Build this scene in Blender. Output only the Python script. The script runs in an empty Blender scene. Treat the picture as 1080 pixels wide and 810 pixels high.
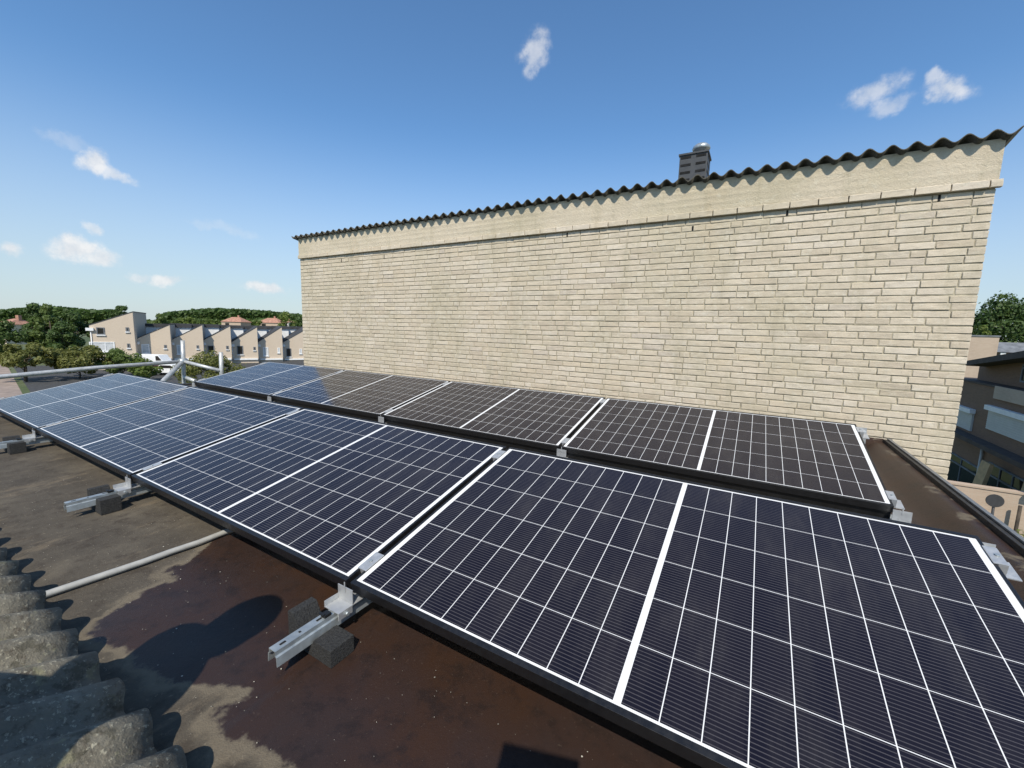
import bpy, bmesh, math, random
from mathutils import Vector, Matrix, noise
random.seed(7)
R_ = math.radians
scene = bpy.context.scene
COL = scene.collection

# ------------------------------------------------------------------ camera
F_PX, W_PX, H_PX = 435.15, 1080.0, 810.0
CAM = Vector((1.04056, -0.79928, 0.80079))
RIGHT = Vector((0.86358756, 0.50342507, 0.02792341))
DOWN = Vector((0.08817667, -0.09626821, -0.99144203))
FWD = Vector((-0.49642864, 0.8586592, -0.12752637))
cd = bpy.data.cameras.new('camera')
cam = bpy.data.objects.new('camera', cd)
COL.objects.link(cam)
m = Matrix((RIGHT, -DOWN, -FWD)).transposed().to_4x4()
m.translation = CAM
cam.matrix_world = m
cd.sensor_width = 36.0
cd.lens = F_PX / W_PX * 36.0
cd.clip_start = 0.02
cd.clip_end = 8000
scene.camera = cam


def ray(px, py):
    return RIGHT * ((px - 540) / F_PX) + DOWN * ((py - 405) / F_PX) + FWD


def at_x(px, py, X):
    d = ray(px, py); return CAM + d * ((X - CAM.x) / d.x)


def at_y(px, py, Y):
    d = ray(px, py); return CAM + d * ((Y - CAM.y) / d.y)


def at_z(px, py, Z):
    d = ray(px, py); return CAM + d * ((Z - CAM.z) / d.z)


def at_d(px, py, t):
    return CAM + ray(px, py) * t


# ------------------------------------------------------------------ light
SUN_TRAVEL = Vector((-0.5, 0.9, -1.2)).normalized()
to_sun = -SUN_TRAVEL
sd = bpy.data.lights.new('sun', 'SUN')
sd.energy = 5.0
sd.angle = R_(0.53)
sd.color = (1.0, 0.93, 0.82)
so = bpy.data.objects.new('sun', sd)
COL.objects.link(so)
so.rotation_euler = SUN_TRAVEL.to_track_quat('-Z', 'Y').to_euler()
so.location = (30, -20, 30)

world = bpy.data.worlds.new('World')
scene.world = world
world.use_nodes = True
wt = world.node_tree
wt.nodes.clear()


class NT:
    """small helper round a node tree"""
    def __init__(self, tree):
        self.t = tree

    def n(self, typ, **kw):
        nd = self.t.nodes.new(typ)
        for k, v in kw.items():
            if k.startswith('i_'):
                nd.inputs[k[2:].replace('_', ' ')].default_value = v
            else:
                setattr(nd, k, v)
        return nd

    def link(self, a, b):
        self.t.links.new(a, b)

    def put(self, sock, v):
        if isinstance(v, bpy.types.NodeSocket):
            self.t.links.new(v, sock)
        elif v is not None:
            sock.default_value = v

    def math(self, op, a, b=None, c=None, clamp=False):
        nd = self.t.nodes.new('ShaderNodeMath')
        nd.operation = op
        nd.use_clamp = clamp
        self.put(nd.inputs[0], a)
        if b is not None: self.put(nd.inputs[1], b)
        if c is not None: self.put(nd.inputs[2], c)
        return nd.outputs[0]

    def vdot(self, a, vec):
        nd = self.t.nodes.new('ShaderNodeVectorMath')
        nd.operation = 'DOT_PRODUCT'
        self.put(nd.inputs[0], a)
        self.put(nd.inputs[1], vec)
        return nd.outputs['Value']

    def smooth(self, v, a, b, o0=0.0, o1=1.0):
        nd = self.t.nodes.new('ShaderNodeMapRange')
        nd.interpolation_type = 'SMOOTHSTEP'
        self.put(nd.inputs['Value'], v)
        nd.inputs['From Min'].default_value = a
        nd.inputs['From Max'].default_value = b
        nd.inputs['To Min'].default_value = o0
        nd.inputs['To Max'].default_value = o1
        return nd.outputs[0]

    def noise(self, vec, scale, detail=4.0, rough=0.55, dist=0.0, out='Fac'):
        nd = self.t.nodes.new('ShaderNodeTexNoise')
        if vec is not None: self.put(nd.inputs['Vector'], vec)
        nd.inputs['Scale'].default_value = scale
        nd.inputs['Detail'].default_value = detail
        nd.inputs['Roughness'].default_value = rough
        nd.inputs['Distortion'].default_value = dist
        return nd.outputs[out]

    def ramp(self, fac, stops):
        nd = self.t.nodes.new('ShaderNodeValToRGB')
        self.put(nd.inputs[0], fac)
        cr = nd.color_ramp
        while len(cr.elements) < len(stops): cr.elements.new(0.5)
        for e, (p, c) in zip(cr.elements, stops):
            e.position = p
            e.color = (*c, 1) if len(c) == 3 else c
        return nd.outputs[0]

    def mix(self, fac, a, b, blend='MIX'):
        nd = self.t.nodes.new('ShaderNodeMix')
        nd.data_type = 'RGBA'
        nd.blend_type = blend
        self.put(nd.inputs[0], fac)
        self.put(nd.inputs[6], (*a, 1) if isinstance(a, tuple) and len(a) == 3 else a)
        self.put(nd.inputs[7], (*b, 1) if isinstance(b, tuple) and len(b) == 3 else b)
        return nd.outputs[2]

    def coord(self, which='Object'):
        return self.t.nodes.new('ShaderNodeTexCoord').outputs[which]

    def mapping(self, vec, scale=(1, 1, 1), rot=(0, 0, 0), loc=(0, 0, 0)):
        nd = self.t.nodes.new('ShaderNodeMapping')
        self.put(nd.inputs['Vector'], vec)
        nd.inputs['Scale'].default_value = scale
        nd.inputs['Rotation'].default_value = rot
        nd.inputs['Location'].default_value = loc
        return nd.outputs[0]

    def bump(self, h, strength=0.3, dist=0.01, normal=None):
        nd = self.t.nodes.new('ShaderNodeBump')
        nd.inputs['Strength'].default_value = strength
        nd.inputs['Distance'].default_value = dist
        self.put(nd.inputs['Height'], h)
        if normal is not None: self.put(nd.inputs['Normal'], normal)
        return nd.outputs[0]


w = NT(wt)
sky = w.n('ShaderNodeTexSky', sky_type='NISHITA')
sky.sun_disc = False
sky.sun_elevation = math.asin(to_sun.z)
sky.sun_rotation = math.atan2(to_sun.x, to_sun.y)
sky.altitude = 0
sky.air_density = 1.0
sky.dust_density = 0.35
sky.ozone_density = 3.0
dirv = w.coord('Generated')
# fair-weather clouds: each one a soft patch of sky round its own compass direction
nz1 = w.noise(dirv, 34, 8, 0.62)
nz2 = w.noise(dirv, 9, 3, 0.5)
dist_v = wt.nodes.new('ShaderNodeVectorMath'); dist_v.operation = 'MULTIPLY_ADD'
w.put(dist_v.inputs[0], w.noise(dirv, 22, 6, 0.6, out='Color'))
dist_v.inputs[1].default_value = (0.040, 0.040, 0.040)
w.put(dist_v.inputs[2], dirv)
wdir = dist_v.outputs[0]
CLOUDS = [  # px, py, half length px, half height px, tilt deg, density
    (564, 56, 25, 13, -70, 0.62),
    (557, 70, 12, 6, -60, 0.5),
    (922, 96, 34, 12, -20, 0.62), (938, 110, 22, 9, -20, 0.5),
    (1000, 93, 26, 14, 10, 0.80), (984, 84, 10, 10, 0, 0.6),
    (98, 168, 18, 14, 20, 0.92), (120, 181, 24, 7, 25, 0.72), (70, 148, 26, 7, 15, 0.22),
    (80, 262, 27, 13, 5, 0.95), (104, 270, 26, 9, 10, 0.85), (100, 240, 8, 6, 0, 0.6),
    (10, 264, 15, 7, 0, 0.85), (176, 295, 20, 6, 5, 0.85), (148, 291, 14, 5, 5, 0.55),
    (280, 303, 24, 6, 4, 0.9), (235, 240, 40, 5, 12, 0.18), (820, 10, 30, 5, -40, 0.0),
]
mask = None
for px, py, ra, rb, tilt, dens in CLOUDS:
    if dens <= 0: continue
    d0 = ray(px, py).normalized()
    c, s = math.cos(R_(tilt)), math.sin(R_(tilt))
    e1 = (ray(px + c * 4, py + s * 4).normalized() - d0)
    e2 = (ray(px - s * 4, py + c * 4).normalized() - d0)
    k1, k2 = e1.length / 4 * ra * 1.3, e2.length / 4 * rb * 1.3
    e1.normalize(); e2 = (e2 - e1 * e2.dot(e1)).normalized()
    off = Vector((0.020,) * 3)
    a = w.math('DIVIDE', w.math('SUBTRACT', w.vdot(wdir, e1), (d0 + off).dot(e1)), k1)
    b = w.math('DIVIDE', w.math('SUBTRACT', w.vdot(wdir, e2), (d0 + off).dot(e2)), k2)
    r = w.math('SQRT', w.math('ADD', w.math('MULTIPLY', a, a), w.math('MULTIPLY', b, b)))
    front = w.math('GREATER_THAN', w.vdot(dirv, d0), 0.3)
    shape = w.math('SUBTRACT', 1.0, w.math('MINIMUM', r, 2.0))
    fld = w.math('ADD', shape, w.math('MULTIPLY', w.math('SUBTRACT', nz1, 0.5), 1.5))
    v = w.math('MULTIPLY', w.math('MULTIPLY', w.smooth(fld, -0.05, 0.80), w.smooth(shape, -0.18, 0.38)), front)
    v = w.math('MULTIPLY', v, dens * 0.9)
    mask = v if mask is None else w.math('MAXIMUM', mask, v)
cl = w.math('MINIMUM', mask, 0.95)
cloud_col = w.mix(w.smooth(nz1, 0.35, 0.7), (6.2, 6.4, 6.7), (7.9, 7.8, 7.7))
sepz = w.n('ShaderNodeSeparateXYZ'); w.link(dirv, sepz.inputs[0])
hz_ = w.smooth(sepz.outputs[2], 0.42, -0.02, 0.0, 0.80)
skyb = w.mix(1.0, sky.outputs[0], (0.95, 1.26, 1.42), 'MULTIPLY')
skyb = w.mix(hz_, skyb, (4.75, 5.25, 5.6))
skyc = w.mix(cl, skyb, cloud_col)
bg = w.n('ShaderNodeBackground')
bg.inputs['Strength'].default_value = 0.122
w.link(skyc, bg.inputs['Color'])
wo = w.n('ShaderNodeOutputWorld')
w.link(bg.outputs[0], wo.inputs['Surface'])

vs = scene.view_settings
vs.view_transform = 'Standard'
vs.look = 'None'
vs.exposure = 0.0
vs.gamma = 1.0
vs.use_curve_mapping = False


# ------------------------------------------------------------------ materials
def new_mat(name):
    mt = bpy.data.materials.new(name)
    mt.use_nodes = True
    t = NT(mt.node_tree)
    p = mt.node_tree.nodes['Principled BSDF']
    return mt, t, p


def simple(name, col, rough=0.6, metal=0.0, var=0.15, scale=12, bump=0.0, bscale=60, col2=None):
    mt, t, p = new_mat(name)
    co = t.coord('Object')
    nz = t.noise(co, scale, 5, 0.6)
    c2 = col2 if col2 else tuple(max(0, c * (1 - 2 * var)) for c in col)
    c1 = tuple(min(1, c * (1 + var)) for c in col)
    t.link(t.ramp(nz, [(0.3, c2), (0.7, c1)]), p.inputs['Base Color'])
    t.put(p.inputs['Roughness'], t.smooth(t.noise(co, scale * 2, 3), 0.3, 0.7, max(0.05, rough - 0.1), min(1, rough + 0.1)))
    p.inputs['Metallic'].default_value = metal
    if bump:
        t.link(t.bump(t.noise(co, bscale, 6, 0.65), bump, 0.01), p.inputs['Normal'])
    return mt


PU, PV = 0.0808, 0.1595
PW, PH = 1.684, 1.002


def mat_cells():
    mt, t, p = new_mat('solar_cells')
    sep = t.n('ShaderNodeSeparateXYZ')
    co = t.coord('Object')
    t.link(co, sep.inputs[0])
    u, v = sep.outputs[0], sep.outputs[1]
    d = t.math('SUBTRACT', t.math('ABSOLUTE', t.math('SUBTRACT', u, PW / 2)), 0.0078)
    cu = t.math('DIVIDE', d, PU)
    fu = t.math('ABSOLUTE', t.math('SUBTRACT', t.math('FRACT', cu), 0.5))
    in_u = t.math('LESS_THAN', fu, 0.5 - 0.0011 / PU)
    cv = t.math('DIVIDE', t.math('SUBTRACT', v, 0.0225), PV)
    fv = t.math('ABSOLUTE', t.math('SUBTRACT', t.math('FRACT', cv), 0.5))
    in_v = t.math('LESS_THAN', fv, 0.5 - 0.0009 / PV)
    ok = t.math('MULTIPLY', in_u, in_v)
    for cond in (t.math('GREATER_THAN', d, 0.0), t.math('LESS_THAN', cu, 10.0),
                 t.math('GREATER_THAN', cv, 0.0), t.math('LESS_THAN', cv, 6.0)):
        ok = t.math('MULTIPLY', ok, cond)
    # busbars along u
    bv = t.math('ABSOLUTE', t.math('SUBTRACT', t.math('FRACT', t.math('MULTIPLY', cv, 16.0)), 0.5))
    bus = t.math('LESS_THAN', bv, 0.105)
    # each cell its own slight tone
    cell = t.n('ShaderNodeCombineXYZ')
    t.link(t.math('FLOOR', t.math('DIVIDE', t.math('SUBTRACT', u, PW / 2), PU)), cell.inputs[0])
    t.link(t.math('FLOOR', cv), cell.inputs[1])
    oi = t.n('ShaderNodeObjectInfo')
    t.link(t.math('MULTIPLY', oi.outputs['Random'], 37.0), cell.inputs[2])
    wn = t.n('ShaderNodeTexWhiteNoise', noise_dimensions='3D')
    t.link(cell.outputs[0], wn.inputs['Vector'])
    ccol = t.mix(wn.outputs['Value'], (0.0080, 0.0075, 0.0140), (0.0130, 0.0115, 0.0175))
    ccol = t.mix(bus, ccol, (0.062, 0.058, 0.064))
    back = t.mix(t.noise(co, 9, 3), (0.70, 0.70, 0.68), (0.78, 0.78, 0.76))
    colr = t.mix(ok, back, ccol)
    # thin dust film
    dust = t.smooth(t.noise(t.mapping(co, (1.0, 0.35, 1.0)), 7.0, 7, 0.72), 0.42, 0.85, 0.0, 0.055)
    spots = t.smooth(t.noise(co, 60.0, 2, 0.5), 0.70, 0.85, 0.0, 0.01)
    colr = t.mix(t.math('ADD', dust, spots), colr, (0.42, 0.39, 0.33))
    t.link(colr, p.inputs['Base Color'])
    t.put(p.inputs['Roughness'], t.smooth(t.noise(co, 7, 4), 0.3, 0.7, 0.09, 0.19))
    p.inputs['IOR'].default_value = 1.29
    return mt


def mat_brick(name, scale_bump=1.0, tint=None):
    mt, t, p = new_mat(name)
    co = t.coord('Object')
    geo = t.n('ShaderNodeNewGeometry')
    rnd = geo.outputs['Random Per Island']
    base = t.ramp(rnd, [(0.0, (0.52, 0.435, 0.325)), (0.2, (0.62, 0.535, 0.415)), (0.45, (0.565, 0.48, 0.36)),
                        (0.7, (0.64, 0.56, 0.45)), (0.9, (0.59, 0.495, 0.365)), (1.0, (0.55, 0.475, 0.385))])
    n1 = t.noise(co, 1.1, 6, 0.62)
    base = t.mix(t.smooth(n1, 0.42, 0.66, 0, 0.60), base, (0.49, 0.43, 0.305))
    n2 = t.noise(co, 17, 7, 0.74)
    base = t.mix(t.smooth(n2, 0.50, 0.72, 0, 0.50), base, (0.70, 0.655, 0.54))
    n3 = t.noise(co, 42, 6, 0.74)
    base = t.mix(t.smooth(n3, 0.58, 0.72, 0, 0.70), base, (0.35, 0.30, 0.21))
    n4 = t.noise(t.mapping(co, (1.0, 1.0, 0.13)), 7.0, 7, 0.72)
    base = t.mix(t.smooth(n4, 0.50, 0.72, 0, 0.50), base, (0.39, 0.345, 0.24))
    n6 = t.noise(t.mapping(co, (1.0, 1.0, 0.22)), 2.2, 6, 0.66)
    base = t.mix(t.smooth(n6, 0.55, 0.75, 0, 0.30), base, (0.48, 0.37, 0.235))
    n5 = t.noise(co, 150, 3, 0.6)
    base = t.mix(t.smooth(n5, 0.62, 0.72, 0, 0.60), base, (0.24, 0.21, 0.15))
    if tint: base = t.mix(1.0, base, tint, 'MULTIPLY')
    t.link(base, p.inputs['Base Color'])
    p.inputs['Roughness'].default_value = 0.82
    h = t.math('ADD', t.math('MULTIPLY', t.noise(co, 60, 6, 0.7), 1.0), t.math('MULTIPLY', t.noise(co, 230, 4, 0.6), 0.5))
    t.link(t.bump(h, 0.45 * scale_bump, 0.006), p.inputs['Normal'])
    return mt


def mat_plainbrick(name, c1, c2, mortar, rot=(R_(90), 0, 0), scale=1.0, dirt=0.3):
    """far brickwork: brick texture on object coordinates, u along the wall, v up"""
    mt, t, p = new_mat(name)
    co = t.coord('Object')
    geo = t.n('ShaderNodeNewGeometry')
    sepn = t.n('ShaderNodeSeparateXYZ'); t.link(geo.outputs['Normal'], sepn.inputs[0])
    sp = t.n('ShaderNodeSeparateXYZ'); t.link(co, sp.inputs[0])
    isx = t.math('GREATER_THAN', t.math('ABSOLUTE', sepn.outputs[0]), 0.6)
    uu = t.math('ADD', t.math('MULTIPLY', sp.outputs[1], isx), t.math('MULTIPLY', sp.outputs[0], t.math('SUBTRACT', 1.0, isx)))
    cb = t.n('ShaderNodeCombineXYZ')
    t.link(uu, cb.inputs[0]); t.link(sp.outputs[2], cb.inputs[1])
    bt = t.n('ShaderNodeTexBrick')
    t.link(cb.outputs[0], bt.inputs['Vector'])
    bt.inputs['Color1'].default_value = (*c1, 1)
    bt.inputs['Color2'].default_value = (*c2, 1)
    bt.inputs['Mortar'].default_value = (*mortar, 1)
    bt.inputs['Scale'].default_value = scale
    bt.inputs['Mortar Size'].default_value = 0.008
    bt.inputs['Brick Width'].default_value = 0.22
    bt.inputs['Row Height'].default_value = 0.0645
    n = t.noise(co, 0.9, 6, 0.65)
    dk = tuple(x * 0.72 for x in c1)
    c = t.mix(t.smooth(n, 0.42, 0.75, 0, dirt), bt.outputs['Color'], dk)
    t.link(c, p.inputs['Base Color'])
    p.inputs['Roughness'].default_value = 0.85
    return mt


def mat_roof():
    mt, t, p = new_mat('bitumen_roofing')
    co = t.coord('Object')
    at = t.n('ShaderNodeAttribute', attribute_name='wet', attribute_type='GEOMETRY')
    n1 = t.noise(co, 3.0, 7, 0.66)
    n2 = t.noise(co, 16, 7, 0.70)
    n3 = t.noise(co, 70, 5, 0.7)
    n6 = t.noise(t.mapping(co, (1.0, 0.35, 1.0), (0, 0, 0.35)), 9, 6, 0.7)
    dry = t.ramp(n1, [(0.25, (0.054, 0.046, 0.036)), (0.5, (0.088, 0.075, 0.057)), (0.72, (0.135, 0.115, 0.085))])
    dry = t.mix(t.smooth(n2, 0.46, 0.70, 0, 0.70), dry, (0.043, 0.034, 0.026))
    dry = t.mix(t.smooth(n6, 0.55, 0.70, 0, 0.60), dry, (0.180, 0.142, 0.096))
    dry = t.mix(t.smooth(n3, 0.58, 0.72, 0, 0.65), dry, (0.235, 0.20, 0.145))
    nl = t.noise(co, 7, 5, 0.6)
    wetv = t.math('ADD', at.outputs['Fac'], t.math('ADD', t.math('MULTIPLY', t.math('SUBTRACT', n2, 0.5), 0.5), t.math('MULTIPLY', t.math('SUBTRACT', nl, 0.5), 0.9)))
    wetf = t.smooth(wetv, 0.45, 0.58)
    rust = t.ramp(t.noise(co, 2.6, 6, 0.62), [(0.30, (0.030, 0.0205, 0.0180)), (0.50, (0.034, 0.0195, 0.0145)), (0.66, (0.039, 0.0190, 0.0105)), (0.8, (0.046, 0.020, 0.0075))])
    rust = t.mix(t.smooth(n2, 0.48, 0.68, 0, 0.65), rust, (0.016, 0.0115, 0.0100))
    rust = t.mix(t.smooth(n3, 0.62, 0.74, 0, 0.45), rust, (0.085, 0.062, 0.045))
    rust = t.mix(t.smooth(t.noise(co, 130, 3, 0.6), 0.66, 0.72, 0, 0.35), rust, (0.11, 0.08, 0.06))
    # tide line of silt along the rim of the damp patch
    rim = t.math('MULTIPLY', t.smooth(wetv, 0.22, 0.42), t.smooth(wetv, 0.60, 0.44))
    col = t.mix(wetf, dry, rust)
    col = t.mix(t.math('MULTIPLY', rim, 0.55), col, (0.20, 0.165, 0.115))
    t.link(col, p.inputs['Base Color'])
    t.put(p.inputs['Roughness'], t.smooth(wetf, 0, 1, 0.88, 0.40))
    t.put(p.inputs['Specular IOR Level'], t.smooth(wetf, 0, 1, 0.22, 0.26))
    h = t.math('ADD', t.math('MULTIPLY', n3, 0.8), t.math('MULTIPLY', t.noise(co, 260, 4, 0.65), 0.7))
    bn = t.n('ShaderNodeBump')
    t.put(bn.inputs['Strength'], t.smooth(wetf, 0, 1, 0.6, 0.25))
    bn.inputs['Distance'].default_value = 0.006
    t.link(h, bn.inputs['Height'])
    t.link(bn.outputs[0], p.inputs['Normal'])
    return mt


def mat_fibre(name, light=1.0):
    mt, t, p = new_mat(name)
    co = t.coord('Object')
    n1 = t.noise(co, 6, 7, 0.7)
    n2 = t.noise(co, 34, 7, 0.72)
    n3 = t.noise(co, 90, 4, 0.7)
    k = light
    c = t.ramp(n1, [(0.28, (0.110 * k, 0.098 * k, 0.074 * k)), (0.5, (0.195 * k, 0.178 * k, 0.135 * k)), (0.72, (0.26 * k, 0.24 * k, 0.185 * k))])
    c = t.mix(t.smooth(n2, 0.50, 0.66, 0, 0.75), c, (0.085 * k, 0.066 * k, 0.045 * k))
    c = t.mix(t.smooth(n3, 0.57, 0.66, 0, 0.85), c, (0.46 * k, 0.43 * k, 0.32 * k))
    c = t.mix(t.smooth(t.noise(co, 11, 6, 0.7), 0.56, 0.64, 0, 0.6), c, (0.055 * k, 0.050 * k, 0.030 * k))
    c = t.mix(t.smooth(t.noise(co, 19, 5, 0.6), 0.60, 0.68, 0, 0.5), c, (0.30 * k, 0.285 * k, 0.16 * k))
    t.link(c, p.inputs['Base Color'])
    p.inputs['Roughness'].default_value = 0.92
    h = t.math('ADD', n2, t.math('MULTIPLY', n3, 0.6))
    t.link(t.bump(h, 0.7, 0.008), p.inputs['Normal'])
    return mt


def mat_leaf(name, c1, c2, c3, trans=0.25):
    mt, t, p = new_mat(name)
    geo = t.n('ShaderNodeNewGeometry')
    co = t.coord('Object')
    c = t.ramp(geo.outputs['Random Per Island'], [(0.0, c1), (0.5, c2), (1.0, c3)])
    n = t.noise(co, 0.7, 3, 0.6)
    c = t.mix(t.smooth(n, 0.35, 0.7, 0, 0.5), c, c1)
    t.link(c, p.inputs['Base Color'])
    p.inputs['Roughness'].default_value = 0.6
    tr = t.n('ShaderNodeBsdfTranslucent')
    t.link(c, tr.inputs['Color'])
    ms = t.n('ShaderNodeMixShader')
    ms.inputs[0].default_value = 0.42
    out = mt.node_tree.nodes['Material Output']
    t.link(p.outputs[0], ms.inputs[1]); t.link(tr.outputs[0], ms.inputs[2])
    t.link(ms.outputs[0], out.inputs['Surface'])
    return mt


def mat_ground():
    mt, t, p = new_mat('ground_cover')
    co = t.coord('Object')
    n1 = t.noise(co, 0.05, 6, 0.6)
    n2 = t.noise(co, 1.2, 6, 0.7)
    g = t.ramp(n2, [(0.3, (0.035, 0.055, 0.014)), (0.7, (0.075, 0.10, 0.028))])
    g = t.mix(t.smooth(n1, 0.45, 0.6), g, (0.095, 0.11, 0.045))
    t.link(g, p.inputs['Base Color'])
    p.inputs['Roughness'].default_value = 0.95
    return mt


def mat_glass(name, col=(0.014, 0.013, 0.012)):
    mt, t, p = new_mat(name)
    co = t.coord('Object')
    t.link(t.mix(t.noise(co, 1.5, 3), col, tuple(c * 2.2 for c in col)), p.inputs['Base Color'])
    p.inputs['Roughness'].default_value = 0.06
    return mt


M = {}
M['cells'] = mat_cells()
M['frame'] = simple('black_anodised_frame', (0.012, 0.012, 0.013), 0.42, 0.0, 0.1, 30)
M['galv'] = simple('galvanised_steel', (0.40, 0.44, 0.45), 0.42, 0.55, 0.10, 22)
M['alu'] = simple('bare_aluminium', (0.50, 0.51, 0.51), 0.42, 0.5, 0.06, 30)
M['rubber'] = simple('granulated_rubber', (0.034, 0.034, 0.032), 0.92, 0, 0.5, 150, 1.0, 190, col2=(0.012, 0.012, 0.012))
M['black'] = simple('black_plastic', (0.012, 0.012, 0.012), 0.45, 0, 0.1)
M['brick'] = mat_brick('painted_cream_brick', 1.0, (0.985, 0.98, 0.965))
M['mortar'] = simple('painted_mortar', (0.43, 0.375, 0.265), 0.9, 0, 0.25, 9, 0.5, 90)
M['plaster'] = mat_brick('painted_cream_render', 2.4, (0.985, 0.975, 0.925))
M['roof'] = mat_roof()
M['fibre'] = mat_fibre('weathered_fibre_cement', 0.90)
M['fibre_dark'] = mat_fibre('dark_weathered_fibre_cement', 0.42)
M['trim'] = simple('dull_roof_trim', (0.035, 0.033, 0.030), 0.55, 0.0, 0.25, 20)
M['trim_light'] = simple('aluminium_roof_trim', (0.22, 0.22, 0.21), 0.5, 0.4, 0.15, 20)
M['pvc'] = simple('grey_pvc', (0.37, 0.365, 0.335), 0.45, 0, 0.08, 25)
M['void'] = simple('dark_gap', (0.006, 0.006, 0.006), 0.9, 0, 0.0)
M['tubegalv'] = simple('dull_galvanised_tube', (0.50, 0.51, 0.50), 0.45, 0.35, 0.1, 15)
M['vent'] = simple('grey_vent_cladding', (0.055, 0.058, 0.062), 0.6, 0, 0.15, 12)
M['house_brick'] = mat_plainbrick('pale_sand_brick', (0.60, 0.495, 0.375), (0.56, 0.46, 0.345), (0.54, 0.45, 0.35), dirt=0.12)
M['dark_brick'] = mat_plainbrick('dark_brown_brick', (0.21, 0.118, 0.070), (0.17, 0.095, 0.056), (0.18, 0.13, 0.09), dirt=0.3)
M['pink_brick'] = mat_plainbrick('pinkish_sand_brick', (0.47, 0.36, 0.27), (0.43, 0.32, 0.235), (0.44, 0.37, 0.28), dirt=0.5)
M['roofing'] = simple('dark_roof_felt', (0.05, 0.05, 0.052), 0.85, 0, 0.2, 1.2)
M['roof_brown'] = simple('brown_roof_tiles', (0.075, 0.055, 0.045), 0.85, 0, 0.2, 3)
M['roof_grey'] = simple('grey_roof_slates', (0.16, 0.17, 0.18), 0.7, 0, 0.2, 2)
M['roof_red'] = simple('orange_clay_tiles', (0.42, 0.22, 0.15), 0.85, 0, 0.2, 1.5)
M['white'] = simple('white_paint', (0.78, 0.78, 0.76), 0.5, 0, 0.05, 3)
M['shutter'] = simple('grey_shutter_slats', (0.50, 0.50, 0.47), 0.5, 0, 0.05, 3)
M['glass'] = mat_glass('dark_window_glass')
M['blind'] = simple('pale_window_blind', (0.55, 0.56, 0.55), 0.5, 0, 0.1, 3)
M['asphalt'] = simple('asphalt', (0.055, 0.054, 0.052), 0.9, 0, 0.2, 3)
M['paving'] = simple('pinkish_paving', (0.30, 0.235, 0.19), 0.9, 0, 0.15, 1.0)
M['ground'] = mat_ground()
M['bark'] = simple('grey_brown_bark', (0.075, 0.058, 0.042), 0.9, 0, 0.3, 8, 0.6, 20)
M['leaf_olive'] = mat_leaf('olive_leaves', (0.13, 0.145, 0.030), (0.19, 0.20, 0.048), (0.25, 0.245, 0.07))
M['leaf_dark'] = mat_leaf('dark_green_leaves', (0.048, 0.088, 0.018), (0.080, 0.135, 0.030), (0.125, 0.185, 0.045))
M['leaf_mid'] = mat_leaf('mid_green_leaves', (0.080, 0.125, 0.024), (0.125, 0.18, 0.038), (0.175, 0.225, 0.055))
M['leaf_bright'] = mat_leaf('bright_green_leaves', (0.10, 0.15, 0.022), (0.15, 0.20, 0.034), (0.20, 0.25, 0.05))
M['wood'] = simple('raw_timber', (0.50, 0.33, 0.16), 0.75, 0, 0.15, 6)
M['sign_back'] = simple('dark_sign_back', (0.045, 0.045, 0.047), 0.6, 0, 0.1)
M['car_paint'] = simple('dark_red_car_paint', (0.10, 0.02, 0.02), 0.3, 0, 0.05)
M['tyre'] = simple('tyre_rubber', (0.02, 0.02, 0.02), 0.85, 0, 0.1)
M['cloth'] = simple('navy_work_shirt', (0.03, 0.04, 0.07), 0.9, 0, 0.2, 20)
M['trousers'] = simple('charcoal_work_trousers', (0.03, 0.03, 0.03), 0.9, 0, 0.2, 20)
M['skin'] = simple('skin', (0.45, 0.27, 0.19), 0.55, 0, 0.06, 15)
M['hair'] = simple('dark_brown_hair', (0.03, 0.02, 0.014), 0.6, 0, 0.2, 60)
M['debris'] = simple('pale_grit', (0.42, 0.39, 0.32), 0.9, 0, 0.3, 40)


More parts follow.
